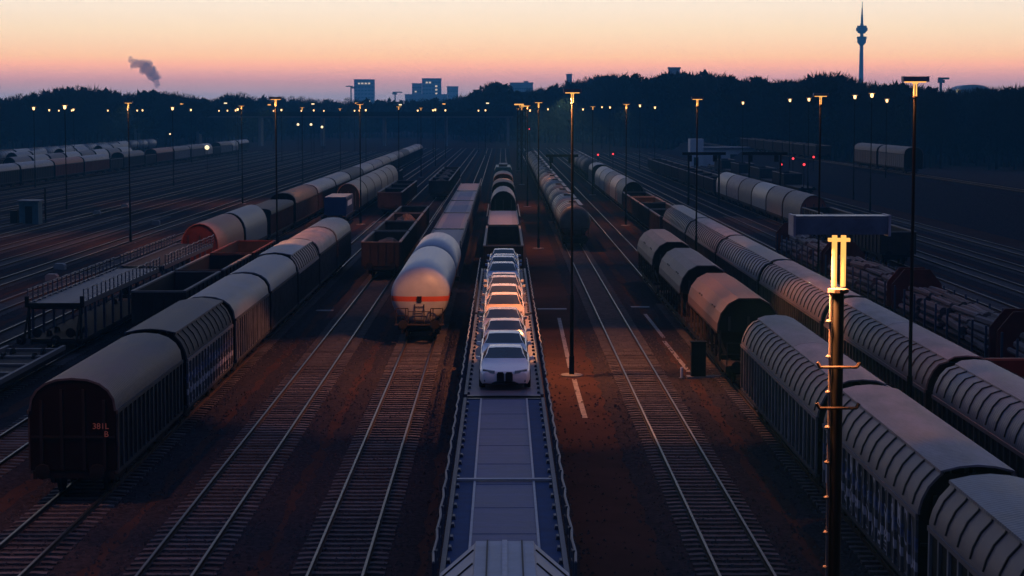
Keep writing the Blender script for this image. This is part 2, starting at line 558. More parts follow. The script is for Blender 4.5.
_rails = {}
TL6, TL5, TL4, TL3, TL2, TL1, TC, TR1, TR2, TR3, TR4, TR5, TR6 = -28.2, -23.6, -18.9, -13.94, -9.24, -4.59, .03, 6.66, 11.5, 16.3, 20.4, 24.4, 32.5
for X in (TL3, TL2, TL1, TR1):
    track(X, 46, 700, 104, 230)
track(TC, 46, 700, 0, 0)
track(TR2, 40, 700, 0, 130)
track(TR3, 46, 700, 0, 160)
track(TL4, 60, 700, 88, 230)
for X in (TL5, TL6):
    track(X, 80, 700, 0, 260)
for X in (TR4, TR5):
    track(X, 75, 700, 0, 260)
mb = MB().extrude_y([(-9, .0), (9, .0), (3.6, 3.5), (-3.6, 3.5)], 150, 620)
tag(obj('embankment', mb.mesh('embankment', M['ballast']), None, (61, 0, 0)), kind='structure')
bank = track(61, 150, 620, 0, 0, True)
bank.location.z = 3.5
for X in (28.4, TR6, 37.2, 42, 46.8, 74, 80, 86):
    track(X, 110, 620, 0, 240, True)
for k in range(12):
    track(-32.9 - 4.65 * k, 120 + 4 * k, 640, 0, 240, k % 3 != 1)
for X in (-90.5, -96, -102, -110, -116, -122):
    track(X, 250, 640, dull=True)


def stones(tracks, y0, y1, n):
    """loose ballast stones lying on and beside the near tracks"""
    mb = MB()
    for k in range(n):
        X = random.choice(tracks)
        x = X + random.gauss(0, 1.25)
        y = y0 + (y1 - y0) * random.random() ** 1.3
        r_ = R(.025, .085)
        b = len(mb.v)
        z = .05 if abs(x - X) < 1.8 else .0
        a = R(0, 6.28)
        for q in range(3):
            mb.v.append((x + r_ * cos(a + 2.1 * q), y + r_ * sin(a + 2.1 * q), z + R(.0, .02)))
        mb.v.append((x + R(-.01, .01), y, z + r_ * R(.7, 1.2)))
        mb.f += [(b, b + 1, b + 3), (b + 1, b + 2, b + 3), (b + 2, b, b + 3)]
    o = obj('ballast_stones', mb.mesh('ballast_stones', M['stone'], fix=False))
    return tag(o, 'loose grey ballast stones strewn along the near tracks', None, None, 'stuff')


stones([TL3, TL2, TL1, TR1, TR2, TC], 47, 112, 42000)


def line_strip(x0, x1, y0, y1, label):
    mb = MB()
    n = max(2, int((y1 - y0) / 1.5))
    for i in range(n):
        a, b = y0 + (y1 - y0) * i / n, y0 + (y1 - y0) * (i + 1) / n
        f0, f1 = i / n, (i + 1) / n
        mb.quad((x0 + (x1 - x0) * f0 - .11, a, .006), (x0 + (x1 - x0) * f0 + .11, a, .006), (x0 + (x1 - x0) * f1 + .11, b, .006), (x0 + (x1 - x0) * f1 - .11, b, .006))
    return tag(obj('painted_line', mb.mesh('painted_line', M['paint'], fix=False)), kind='structure')


a = at(585, 418); b = at(574, 379); line_strip(a.x, b.x, a.y, b.y, '')
a = at(570, 368); b = at(559, 318); line_strip(a.x, b.x, a.y, b.y, '')
a = at(689, 372); b = at(664, 341); line_strip(a.x, b.x, a.y, b.y, '')
a = at(664, 338); b = at(645, 314); line_strip(a.x, b.x, a.y, b.y, '')
# cross walks over the tracks: pale concrete slabs
for (px, py, w) in ((552, 309.5, 1.9), (641, 307.5, 1.5), (322, 311, 1.8), (388, 376, 1.6)):
    a = at(px, py)
    mb = MB().box(-w / 2, w / 2, -.35, .35, -.05, .05)
    tag(obj('paving_slab', mb.mesh('paving_slab', M['concrete']), None, (a.x, a.y, .0)), kind='structure')

# ------------------------------------------------------------------ wagon running gear, shared by all wagons
_wheel = MB().lathe([(.46, -.065), (.46, .05), (.50, .055), (.50, .075), (.30, .085), (.12, .09)], 'X', n=16).mesh('wheel', M['black'], True)


def bogie_mesh():
    mb = MB()
    for s in (-1, 1):
        x = s * .98
        mb.extrude_y([(x - .07, .62), (x + .07, .62), (x + .07, .86), (x - .07, .86)], -1.35, 1.35)
        for y in (-.9, .9):
            mb.box(x - .10, x + .10, y - .19, y + .19, .55, .88)
        mb.box(x - .05, x + .05, -.3, .3, .45, .62)
    mb.box(-.98, .98, -.16, .16, .60, .80)
    for y in (-.9, .9):
        mb.tube([(-.8, y, .72), (.8, y, .72)], .07, 8)
    return mb.mesh('bogie', M['black'])


def bogie_full():
    mb = MB()
    for s in (-1, 1):
        x = s * .98
        mb.box(x - .07, x + .07, -1.35, 1.35, .62, .86)
        for y in (-.9, .9):
            mb.lathe([(.46, s * .69), (.46, s * .82)], 'X', (0, y, .72), 10)
    mb.box(-.98, .98, -.16, .16, .60, .80)
    return mb.mesh('bogie', M['black'])


_bogie, _bogie_far = bogie_mesh(), bogie_full()
_buffer = MB().lathe([(.12, 0), (.12, .35), (.07, .35), (.07, .52), (.24, .53), (.26, .57), (.24, .60), (.05, .62)], 'Y', n=12).mesh('buffer', M['black'], True)


def gear(L, near, inset=2.6):
    """bogies with wheels, and buffers"""
    P = []
    for s in (-1, 1):
        y = s * (L / 2 - inset)
        if near:
            P.append(('bogie', _bogie, (0, y, 0), (0, 0, 0), [('wheel', _wheel, (sx * .755, dy, .72), (0, 0, 0 if sx > 0 else pi)) for sx in (-1, 1) for dy in (-.9, .9)]))
        else:
            P.append(('bogie', _bogie_far, (0, y, 0)))
    for s in (-1, 1):
        for x in (-.875, .875):
            P.append(('buffer', _buffer, (x, s * (L / 2), 1.3), (0, 0, 0 if s > 0 else pi)))
    return P


def underframe(L, w=1.25, z0=.95, z1=1.22):
    mb = MB()
    for s in (-1, 1):
        mb.box(s * w - .07, s * w + .07, -L / 2, L / 2, z0, z1)
    mb.box(-.25, .25, -L / 2 + .2, L / 2 - .2, z0 + .04, z1 - .03)
    for y in (-L / 2 + .14, -L / 4, 0, L / 4, L / 2 - .14):
        mb.box(-w + .075, w - .075, y - .1, y + .1, z0 + .02, z1 - .02)
    mb.box(-.5, .6, -1.6, .4, z0 - .35, z0)
    return mb.mesh('underframe', M['black'])


def arc_round(w=1.42, z0=3.2, z1=4.28, n=10, p=2.3):
    pts = []
    for i in range(n + 1):
        a = pi * i / n
        c, s_ = cos(a), sin(a)
        x = w * (abs(c) ** (2 / p)) * (1 if c >= 0 else -1)
        z = z0 + (z1 - z0) * (abs(s_) ** (2 / p))
        pts.append((x, z))
    return pts


def covered(L, style='round', near=True, sections=1, posts=None, band=.74):
    """covered bogie wagon: walls with posts, end walls, roof"""
    P = [('underframe', underframe(L), (0, 0, 0))]
    wallz = 3.2
    if style in ('round', 'flat'):
        roof_arc = arc_round() if style == 'round' else arc_round(1.52, 3.2, 3.72, 10, 3.6)
        ridge = MB().shell_y(roof_arc, -L / 2 - .05, L / 2 + .05, .07)
        P.append(('roof', ridge.mesh('roof', M['roof'], True), (0, 0, 0)))
        endprof = [(x * .985, z - .05) for x, z in roof_arc]
        # eaves rail
        for s in (-1, 1):
            P.append(('eaves_rail', MB().box(s * 1.41, s * 1.47, -L / 2 - .03, L / 2 + .03, 3.1, 3.22).mesh('eaves_rail', M['postdark']), (0, 0, 0)))
    else:
        side = [(1.43, 3.08), (1.43, 3.2), (1.36, 3.46), (1.20, 3.78), (.98, 4.02), (band, 4.13)]
        full = side + [(-x, z) for x, z in side[::-1]]
        for s in (-1, 1):
            arc = side if s > 0 else [(-x, z) for x, z in side[::-1]]
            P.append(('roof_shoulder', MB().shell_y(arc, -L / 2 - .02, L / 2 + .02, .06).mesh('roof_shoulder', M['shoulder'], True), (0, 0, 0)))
        top = [(band + .06, 4.10), (band + .05, 4.17), (.45, 4.28), (0, 4.32), (-.45, 4.28), (-band - .05, 4.17), (-band - .06, 4.10)]
        for k in range(sections):
            a = -L / 2 - .06 + (L + .12) * k / sections
            b_ = -L / 2 - .06 + (L + .12) * (k + 1) / sections - (.05 if k < sections - 1 else 0)
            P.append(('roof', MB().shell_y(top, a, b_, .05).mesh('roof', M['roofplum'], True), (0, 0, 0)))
        endprof = [(x * .985, z - .04) for x, z in full]
        # ribs over the shoulder
        nrib = max(6, int(L / 1.1))
        rb = MB()
        outl = [(x + .035, z + .03) for x, z in side[1:]]
        rb.shell_y([(x, z) for x, z in outl], -.026, .026, .055)
        rmesh = rb.mesh('roof_rib', M['seam'])
        if near:
            for s in (-1, 1):
                for k in range(nrib):
                    y = -L / 2 + L * (k + .5) / nrib
                    P.append(('roof_rib', rmesh, (0, y, 0), (0, 0, 0 if s > 0 else pi)))
        else:
            mb = MB()
            for k in range(nrib):
                y = -L / 2 + L * (k + .5) / nrib
                mb.shell_y(outl, y - .055, y + .055, .07)
                mb.shell_y([(-x, z) for x, z in outl[::-1]], y - .055, y + .055, .07)
            P.append(('roof_ribs', mb.mesh('roof_ribs', M['seam']), (0, 0, 0)))
        for s in (-1, 1):
            P.append(('eaves_rail', MB().box(s * 1.42, s * 1.48, -L / 2, L / 2, 2.98, 3.10).mesh('eaves_rail', M['shoulder']), (0, 0, 0)))
    # end walls
    e = [(1.395, 1.24), (1.395, 3.1)] + endprof + [(-1.395, 3.1), (-1.395, 1.24)]
    for s in (-1, 1):
        y = s * (L / 2 - .03)
        mb = MB().extrude_y(e[::-1], y - .03, y + .03)
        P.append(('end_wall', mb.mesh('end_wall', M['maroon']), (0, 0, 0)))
        mb = MB()
        for x in (-1.02, -.36, .36, 1.02):
            mb.box(x - .05, x + .05, y + s * .032, y + s * .10, 1.24, 3.55 if abs(x) > .5 else 3.9)
        mb.box(-1.36, 1.36, y + s * .034, y + s * .085, 2.3, 2.38)
        P.append(('end_post', mb.mesh('end_post', M['black']), (0, 0, 0)))
    # side walls with posts
    np_ = posts or max(8, int(L / .62))
    pm = MB().box(-.035, .035, -.075, .075, 1.26, 3.09).mesh('wall_post', M['post'])
    for s in (-1, 1):
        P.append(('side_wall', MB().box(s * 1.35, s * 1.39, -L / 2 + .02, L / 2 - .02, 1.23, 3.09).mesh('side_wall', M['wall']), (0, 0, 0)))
        P.append(('bottom_rail', MB().box(s * 1.33, s * 1.45, -L / 2 + .01, L / 2 - .01, 1.13, 1.255).mesh('bottom_rail', M['postdark']), (0, 0, 0)))
        if near:
            for k in range(np_):
                y = -L / 2 + .12 + (L - .24) * k / (np_ - 1)
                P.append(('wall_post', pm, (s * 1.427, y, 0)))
        else:
            mb = MB()
            for k in range(np_):
                y = -L / 2 + .12 + (L - .24) * k / (np_ - 1)
                mb.box(s * 1.427 - .035, s * 1.427 + .035, y - .075, y + .075, 1.26, 3.09)
            P.append(('wall_posts', mb.mesh('wall_posts', M['post']), (0, 0, 0)))
    return P + gear(L, near)


OCT = [(1.50, 2.62), (1.48, 3.0), (1.33, 3.48), (1.0, 3.92), (.5, 4.19), (-.5, 4.19), (-1.0, 3.92), (-1.33, 3.48), (-1.48, 3.0), (-1.50, 2.62)]
RND = [(1.44, 1.35)] + arc_round(1.46, 2.45, 4.25, 12, 2.05) + [(-1.44, 1.35)]


def hood(L, prof, near=True, gap=0.0, hopper=False, wide=None):
    """wagon with a telescopic hood or closed hopper top"""
    FL = L + gap
    P = [('underframe', underframe(FL), (0, 0, 0))]
    P.append(('hood', MB().shell_y(prof, -L / 2, L / 2, .06).mesh('hood', M['hood'], prof is RND), (0, 0, 0)))
    ins = [(x * .955, z - .06 if z > 2 else z) for x, z in prof]
    for s in (-1, 1):
        y = s * (L / 2 - .22)
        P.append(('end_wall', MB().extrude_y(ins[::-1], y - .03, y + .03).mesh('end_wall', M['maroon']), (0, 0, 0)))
        mb = MB()
        for x in (-.9, 0, .9):
            mb.box(x - .05, x + .05, y + s * .032, y + s * .12, prof[0][1] + .02, 3.3)
        P.append(('end_post', mb.mesh('end_post', M['seam']), (0, 0, 0)))
        if gap > 1:
            mb = MB()
            mb.box(-1.3, 1.3, s * (L / 2), s * FL / 2, 1.225, 1.27) if s > 0 else mb.box(-1.3, 1.3, -FL / 2, -L / 2, 1.225, 1.27)
            for x in (-1.25, 1.25):
                mb.tube([(x, s * (FL / 2 - .1), 1.25), (x, s * (FL / 2 - .1), 2.3)], .03, 5)
            mb.tube([(-1.25, s * (FL / 2 - .1), 2.3), (1.25, s * (FL / 2 - .1), 2.3)], .03, 5)
            mb.tube([(-1.25, s * (FL / 2 - .1), 1.8), (1.25, s * (FL / 2 - .1), 1.8)], .025, 5)
            P.append(('end_platform', mb.mesh('end_platform', M['gondola']), (0, 0, 0)))
    if hopper:
        mb = MB()
        for y in (-L / 3.2, 0, L / 3.2):
            b = len(mb.v)
            mb.v += [(-1.36, y - 2.2, 2.6), (1.36, y - 2.2, 2.6), (1.36, y + 2.2, 2.6), (-1.36, y + 2.2, 2.6), (-.6, y - .7, .8), (.6, y - .7, .8), (.6, y + .7, .8), (-.6, y + .7, .8)]
            mb.f += [tuple(b + i for i in q) for q in ((0, 1, 5, 4), (1, 2, 6, 5), (2, 3, 7, 6), (3, 0, 4, 7), (4, 5, 6, 7))]
        P.append(('hopper_chute', mb.mesh('hopper_chute', M['gondola']), (0, 0, 0)))
        for s in (-1, 1):
            mb = MB()
            n = 9
            for k in range(n):
                y = -L / 2 + .2 + (L - .4) * k / (n - 1)
                mb.box(s * 1.33 - .05, s * 1.33 + .05, y - .06, y + .06, 1.225, 2.65)
            mb.box(s * 1.40, s * 1.49, -L / 2, L / 2, 2.52, 2.63)
            P.append(('side_frame', mb.mesh('side_frame', M['gondola']), (0, 0, 0)))
            for y in (-L * .3, -L * .23, L * .12, L * .19):
                P.append(('number_panel', MB().box(s * 1.29 - .02, s * 1.29 + .02, y - .22, y + .22, -.13, .13).mesh('number_panel', M['seam']), (s * .03, 0, 3.42), (0, 0, 0)))
    else:
        for s in (-1, 1):
            P.append(('side_sill', MB().box(s * 1.36, s * 1.47, -L / 2, L / 2, 1.18, prof[0][1] + .02).mesh('side_sill', M['gondola']), (0, 0, 0)))
    return P + gear(FL, near)


def gondola(L, h=3.1, near=True):
    P = [('underframe', underframe(L), (0, 0, 0))]
    P.append(('floor', MB().box(-1.36, 1.36, -L / 2 + .03, L / 2 - .03, 1.225, 1.32).mesh('floor', M['gondola']), (0, 0, 0)))
    n = 9
    for s in (-1, 1):
        P.append(('side_wall', MB().box(s * 1.36, s * 1.42, -L / 2 + .03, L / 2 - .03, 1.23, h - .1).mesh('side_wall', M['gondola']), (0, 0, 0)))
        mb = MB()
        for k in range(n):
            y = -L / 2 + .15 + (L - .3) * k / (n - 1)
            mb.box(s * 1.46 - .04, s * 1.46 + .04, y - .07, y + .07, 1.2, h - .1)
        P.append(('side_posts', mb.mesh('side_posts', M['gondola']), (0, 0, 0)))
        P.append(('top_rail', MB().box(s * 1.43 - .09, s * 1.43 + .09, -L / 2, L / 2, h - .1, h).mesh('top_rail', M['rim']), (0, 0, 0)))
        y = s * (L / 2 - .03)
        mb = MB().box(-1.355, 1.355, y - .04, y + .04, 1.23, h - .1)
        for x in (-.9, -.3, .3, .9):
            mb.box(x - .05, x + .05, y + s * .042, y + s * .11, 1.23, h - .12)
        P.append(('end_wall', mb.mesh('end_wall', M['gondola']), (0, 0, 0)))
        P.append(('end_rail', MB().box(-1.335, 1.335, y - .08, y + .08, h - .1, h - .004).mesh('end_rail', M['rim']), (0, 0, 0)))
    return P + gear(L, near)


def heap(L, w, h, seed, n=26, m=9):
    rr = random.Random(seed)
    mb = MB()
    for j in range(n + 1):
        for i in range(m + 1):
            u, v = i / m, j / n
            z = h * (1 - abs(2 * u - 1) ** 2.2) * (1 - abs(2 * v - 1) ** 6)
            z *= .7 + .3 * sin(v * 17 + seed) + rr.uniform(-.18, .18)
            mb.v.append(((u - .5) * w + rr.uniform(-.06, .06) * (0 < i < m), (v - .5) * L + rr.uniform(-.1, .1) * (0 < j < n), max(0, z) + .02))
    for j in range(n):
        for i in range(m):
            a = j * (m + 1) + i
            mb.f.append((a, a + 1, a + m + 2, a + m + 1))
    b = len(mb.v)
    mb.v += [(-w / 2, -L / 2, -.3), (w / 2, -L / 2, -.3), (w / 2, L / 2, -.3), (-w / 2, L / 2, -.3)]
    mb.f.append((b, b + 3, b + 2, b + 1))
    return mb.mesh('load', M['scrap'], fix=False)


def tank_prof(L, r, dome=.55, dome2=None):
    c = [(r, L / 2 - (dome2 or 0) * 1.05), (r * .93, L / 2 - (dome2 or 0) * .65), (r * .75, L / 2 - (dome2 or 0) * .32), (r * .45, L / 2 - (dome2 or 0) * .1), (.02, L / 2)]
    a = [(.02, -L / 2), (r * .45, -L / 2 + dome * .10), (r * .75, -L / 2 + dome * .32), (r * .93, -L / 2 + dome * .65), (r, -L / 2 + dome * 1.05)]
    return a + (c if dome2 else [(x, -y) for x, y in a[::-1]])


def tanker(L, r=1.46, near=True, bands=4, mat='tank', gas=False):
    zc = 2.78
    FL = L + .5
    P = [('underframe', underframe(FL, 1.1), (0, 0, 0))]
    P.append(('barrel', MB().lathe(tank_prof(L, r, (.6 if L > 15 else .22) if gas else .4, .22 if gas else None), 'Y', (0, 0, zc), 36).mesh('barrel', M[mat], True, angle=60), (0, 0, 0)))
    for k in range(bands):
        y = -L / 2 + 1.5 + (L - 3.0) * k / max(1, bands - 1)
        P.append(('band', MB().lathe([(r + .002, -.06), (r + .035, -.055), (r + .035, .055), (r + .002, .06)], 'Y', (0, y, zc), 28).mesh('band', M['seam'], True), (0, 0, 0)))
    if not gas:
        P.append(('manhole', MB().lathe([(.34, 0), (.34, .16), (.38, .17), (.38, .22), (.1, .25)], 'Z', (0, 0, zc + r - .04), 14).mesh('manhole', M[mat], True), (0, 0, 0)))
        mb = MB()
        mb.box(.42, .46, -L / 2 + 1, L / 2 - 1, zc + r + .02, zc + r + .05)
        mb.box(.46, .80, -L / 2 + 1, L / 2 - 1, zc + r + .0, zc + r + .03)
        for y in (-L / 3, 0, L / 3):
            mb.box(.5, .56, y - .03, y + .03, zc + r - .25, zc + r)
        P.append(('walkway', mb.mesh('walkway', M['railing']), (0, 0, 0)))
    for s in (-1, 1):
        for y in (-L / 2 + 2.2, L / 2 - 2.2):
            P.append(('saddle', MB().box(s * .75 - .3, s * .75 + .3, y - .35, y + .35, 1.225, zc - 1.2).mesh('saddle', M['black']), (0, 0, 0)))
        # end railing of the platform
        y = s * (FL / 2 - .12)
        mb = MB()
        mb.box(-1.35, 1.35, y - .35, y + .1, 1.223, 1.27)
        top = 2.12
        for x in (-1.28, -.75, -.62, .62, .75, 1.28):
            mb.tube([(x, y, 1.27), (x, y, top)], .028, 5)
        mb.tube([(-1.28, y, top), (-.62, y, top)], .028, 5)
        mb.tube([(.62, y, top), (1.28, y, top)], .028, 5)
        mb.tube([(-1.28, y, 1.72), (-.62, y, 1.72)], .022, 5)
        mb.tube([(.62, y, 1.72), (1.28, y, 1.72)], .022, 5)
        mb.tube([(-.62, y, 1.95), (.62, y, 1.95)], .022, 5)
        P.append(('end_railing', mb.mesh('end_railing', M['gondola']), (0, 0, 0)))
    if gas:
        mb = MB()
        for x in (-.25, .25):
            mb.tube([(x, -L / 2 - .02, 1.3), (x, -L / 2 - .02, 2.35)], .025, 5)
        for k in range(4):
            mb.tube([(-.25, -L / 2 - .02, 1.45 + .25 * k), (.25, -L / 2 - .02, 1.45 + .25 * k)], .02, 5)
        P.append(('ladder', mb.mesh('ladder', M['gondola']), (0, 0, 0)))
        P.append(('valve_cover', MB().box(-.12, .12, -L / 2 - .07, -L / 2 + .12, 2.47, 2.78).mesh('valve_cover', M['black']), (0, 0, 0)))
    return P + gear(FL, near)


DECK = 2.8


def carrier(L, near=True, deckmat='deck', lines=True, cross=True):
    """double deck car carrier: two decks, posts, side railings"""
    P = [('underframe', underframe(L, 1.3, .62, .80), (0, 0, 0))]
    P.append(('lower_deck', MB().box(-1.42, 1.42, -L / 2 + .05, L / 2 - .05, .81, .90).mesh('lower_deck', M['gondola']), (0, 0, 0)))
    P.append(('upper_deck', MB().box(-.82, .82, -L / 2, L / 2, DECK - .10, DECK).mesh('upper_deck', M[deckmat]), (0, 0, 0)))
    for s in (-1, 1):
        e = 'deckblue' if deckmat == 'deck' else deckmat
        x0, x1 = sorted((s * .823, s * 1.30))
        P.append(('deck_edge', MB().box(x0, x1, -L / 2, L / 2, DECK - .09, DECK - .012).mesh('deck_edge', M[e]), (0, 0, 0)))
        P.append(('edge_beam', MB().box(s * 1.36 - .055, s * 1.36 + .055, -L / 2, L / 2, DECK - .22, DECK + .06).mesh('edge_beam', M['railing']), (0, 0, 0)))
        if lines:
            P.append(('guide_strip', MB().box(s * .80 - .03, s * .80 + .03, -L / 2 + .02, L / 2 - .02, DECK + .004, DECK + .03).mesh('guide_strip', M['deckline']), (0, 0, 0)))
        n = int(L / 1.15)
        pm = MB().box(-.03, .03, -.03, .03, DECK + .06, DECK + .74).mesh('railing_post', M['railing'])
        step = L / n
        if near:
            for k in range(n + 1):
                P.append(('railing_post', pm, (s * 1.47, -L / 2 + .04 + (L - .08) * k / n, 0)))
        else:
            mb = MB()
            for k in range(n + 1):
                y = -L / 2 + .04 + (L - .08) * k / n
                mb.box(s * 1.47 - .03, s * 1.47 + .03, y - .03, y + .03, DECK + .06, DECK + .74)
            P.append(('railing_posts', mb.mesh('railing_posts', M['railing']), (0, 0, 0)))
        mb = MB()
        for z, r in ((.74, .032), (.52, .014), (.30, .014)):
            pts = []
            for k in range(0, n + 1):
                y = -L / 2 + .04 + (L - .08) * k / n
                pts.append((s * (1.47 + (.045 if k % 2 else 0.0)), y, DECK + z - (.05 if k % 2 else 0)))
            mb.tube(pts, r, 5)
        P.append(('handrail', mb.mesh('handrail', M['railing'], True), (0, 0, 0)))
        mb = MB()
        for k in range(int(L / 2.4)):
            y = -L / 2 + .8 + 2.4 * k
            mb.box(s * 1.40 - .06, s * 1.40 + .06, y - .06, y + .06, .90, DECK - .22)
        P.append(('deck_posts', mb.mesh('deck_posts', M['railing']), (0, 0, 0)))
        if near:
            cm = MB().extrude_y([(-.05, 0), (.05, 0), (.03, .09), (-.03, .09)], -.13, .13).mesh('wheel_chock', M['railing'])
            for k in range(int(L / 1.25)):
                P.append(('wheel_chock', cm, (s * (1.25 + R(-.01, .01)), -L / 2 + .7 + 1.25 * k + R(-.2, .2), DECK - .012)))
    if lines:
        for k in range(1, int(L / 3.1)):
            y = -L / 2 + 3.1 * k
            P.append(('plate_joint', MB().box(-.765, .765, y - .018, y + .018, DECK + .001, DECK + .006).mesh('plate_joint', M['deckblue']), (0, 0, 0)))
    if cross:
        P.append(('cross_bar', MB().box(-1.29, 1.29, -.09, .09, DECK + .034, DECK + .075).mesh('cross_bar', M['deckline']), (0, -1.2, 0)))
    P.append(('end_beam', MB().box(-1.29, 1.29, L / 2 + .002, L / 2 + .16, DECK - .3, DECK + .02).mesh('end_beam', M['trim']), (0, 0, 0)))
    P.append(('end_beam', MB().box(-1.29, 1.29, -L / 2 - .16, -L / 2 - .002, DECK - .3, DECK + .02).mesh('end_beam', M['trim']), (0, 0, 0)))
    return P + gear(L, near)


def shift_mats(p, d):
    return p


def put(proto, X, y0, y1, name, label, cat, group, mats=None):
    return inst(proto, name, label, cat, (X, (y0 + y1) / 2, 0), 0, group, mats)


# ------------------------------------------------------------------ trains
# left rake of covered wagons
LW = 12.9
cw_near = covered(LW, 'round', True, posts=17)
cw_far = covered(LW, 'round', False, posts=22)
roofsL = ['roofdark', 'roofdark', 'roof', 'roofblue', 'roof', 'roofplum', 'roof']
descL = ['nearest covered wagon with dark maroon end and orange numbers, bottom left train',
         'second covered wagon behind the maroon end, its side sprayed with pale graffiti',
         'third covered wagon from the camera in the bottom left train',
         'fourth covered wagon from the camera in the bottom left train, blue grey roof',
         'fifth covered wagon from the camera in the bottom left train, left of tanker',
         'sixth covered wagon from the camera in the bottom left train, rosy roof',
         'last and farthest covered wagon of the bottom left train, beside the gondolas']
cw_rib = covered(LW, 'shoulder', True, sections=1, posts=17, band=.95)
cw_ribf = covered(LW, 'shoulder', False, sections=1, posts=17, band=.95)
cov_first = None
for k in range(7):
    y0 = 62.6 + 14.1 * k
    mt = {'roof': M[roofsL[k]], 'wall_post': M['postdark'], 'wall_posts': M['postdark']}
    if k == 1:
        mt.update({'side_wall': M['graf'], 'wall_post': M['grafpost'], 'roof_shoulder': M['postdark']})
    if k == 2:
        mt['wall_post'] = M['post']
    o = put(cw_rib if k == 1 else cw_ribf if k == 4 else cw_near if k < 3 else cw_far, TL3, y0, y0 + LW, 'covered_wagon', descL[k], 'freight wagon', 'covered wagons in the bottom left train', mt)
    if k == 0:
        cov_first = o
# orange numbers on the maroon end


def text_part(txt, parent, size, loc, rot, mat, name='lettering'):
    cu = bpy.data.curves.new(name, 'FONT')
    cu.body = txt
    cu.size = size
    cu.extrude = .004
    cu.align_x = 'CENTER'
    tmp = bpy.data.objects.new('tmp', cu)
    COL.objects.link(tmp)
    dg = bpy.context.evaluated_depsgraph_get()
    me = bpy.data.meshes.new_from_object(tmp.evaluated_get(dg))
    bpy.data.objects.remove(tmp)
    bpy.data.curves.remove(cu)
    me.materials.clear()
    me.materials.append(mat)
    return obj(name, me, parent, loc, rot)


text_part('381L', cov_first, .27, (.92, -LW / 2 - .115, 2.62), (pi / 2, 0, 0), M['orangepaint'])
text_part('B', cov_first, .27, (1.10, -LW / 2 - .115, 2.36), (pi / 2, 0, 0), M['orangepaint'])

# right rake, track TR2: covered wagons near, closed hoppers behind
wA = covered(19.9, 'shoulder', True, sections=2, posts=24, band=.70)
wB = covered(13.9, 'shoulder', True, sections=1, posts=17, band=.85)
wC = covered(13.9, 'shoulder', True, sections=1, posts=15, band=.92)
GR = 'wagons of the rake passing behind the near lamp post'
put(wA, TR2, 61.6, 82.0, 'covered_wagon', 'long ribbed covered wagon just in front of the dark hopper end, right side', 'freight wagon', GR)
put(wB, TR2, 46.6, 60.6, 'covered_wagon', 'ribbed covered wagon right of the near lamp post, graffiti on its side', 'freight wagon', GR,
    {'side_wall': M['graf'], 'wall_post': M['grafpost']})
put(wC, TR2, 31.4, 45.4, 'covered_wagon', 'ribbed covered wagon cut by the bottom right corner', 'freight wagon', GR, {'roof': M['roof']})
hp = hood(14.4, OCT, True, gap=4.2, hopper=True)
for k, (y, mt, lb) in enumerate(((90.6, 'hoodred', 'rosy eight sided hopper wagon with dark end, behind the long ribbed wagon'),
                                 (110.2, 'hood', 'middle grey hopper wagon of the three with angled roofs'),
                                 (130.6, 'hood', 'farthest grey hopper wagon of the three with angled roofs'))):
    put(hp, TR2, y, y + 14.4, 'hopper_wagon', lb, 'freight wagon', 'eight sided hopper wagons', {'hood': M[mt], 'end_wall': M['black']})

# track TR3: long ribbed wagons
wD = covered(21.6, 'shoulder', True, sections=2, posts=30, band=.62)
wDf = covered(21.6, 'shoulder', False, sections=2, posts=30, band=.62)
lab3 = ['dark ribbed wagon cut by the right picture edge, behind the near rake',
        'ribbed wagon behind both lamp posts on the right',
        'ribbed wagon left of the near lamp post in the second rake from the camera',
        'fourth ribbed wagon back in the second right rake, beside the rosy hopper',
        'fifth ribbed wagon back in the second right rake, beside the grey hoppers',
        'last ribbed wagon of the second right rake, next to the open wagons']
for k in range(6):
    y0 = 45.2 + 22.8 * k
    mt = {'wall_post': M['postdark'], 'wall_posts': M['postdark']}
    if k in (0, 3, 5):
        mt.update({'roof': M['roof'], 'roof_shoulder': M['roofblue']})
    put(wD if k < 3 else wDf, TR3, y0, y0 + 21.6, 'covered_wagon', lab3[k], 'freight wagon', 'long ribbed wagons of the second right rake', mt)
gd = gondola(13.4, 3.1, False)
gdn = gondola(13.4, 3.1, True)
for k in range(4):
    y0 = 184 + 14.7 * k
    put(gd, TR3, y0, y0 + 13.4, 'open_wagon', ORD[k] + ' open wagon behind the long ribbed wagons on the right', 'freight wagon', 'open wagons behind the ribbed rake')
hdr = hood(13.4, RND, False)
for k in range(5):
    y0 = 244 + 14.6 * k
    put(hdr, TR3, y0, y0 + 13.4, 'hood_wagon', ORD[k] + ' round hooded wagon beyond the open wagons, right of the tank train', 'freight wagon', 'round hooded wagons right of the tank train',
        {'hood': M[['hood', 'tankpale', 'hood', 'roofblue', 'tankpale'][k]], 'end_wall': M['black']})
cwx = covered(13.4, 'round', False)
put(cwx, TR3, 325, 340, 'covered_wagon', 'small blue grey covered wagon between hooded wagons and far white tanks', 'freight wagon', None, {'roof': M['roofblue'], 'side_wall': M['teal']})
tkp = tanker(13.6, 1.5, False, 4, 'tankpale')
for k in range(5):
    y0 = 362 + 15.5 * k
    put(tkp, TR3, y0, y0 + 13.6, 'tank_wagon', ORD[k] + ' far white tank wagon above the blue grey covered wagon', 'tank wagon', 'far white tank wagons', {'barrel': M['hood']})

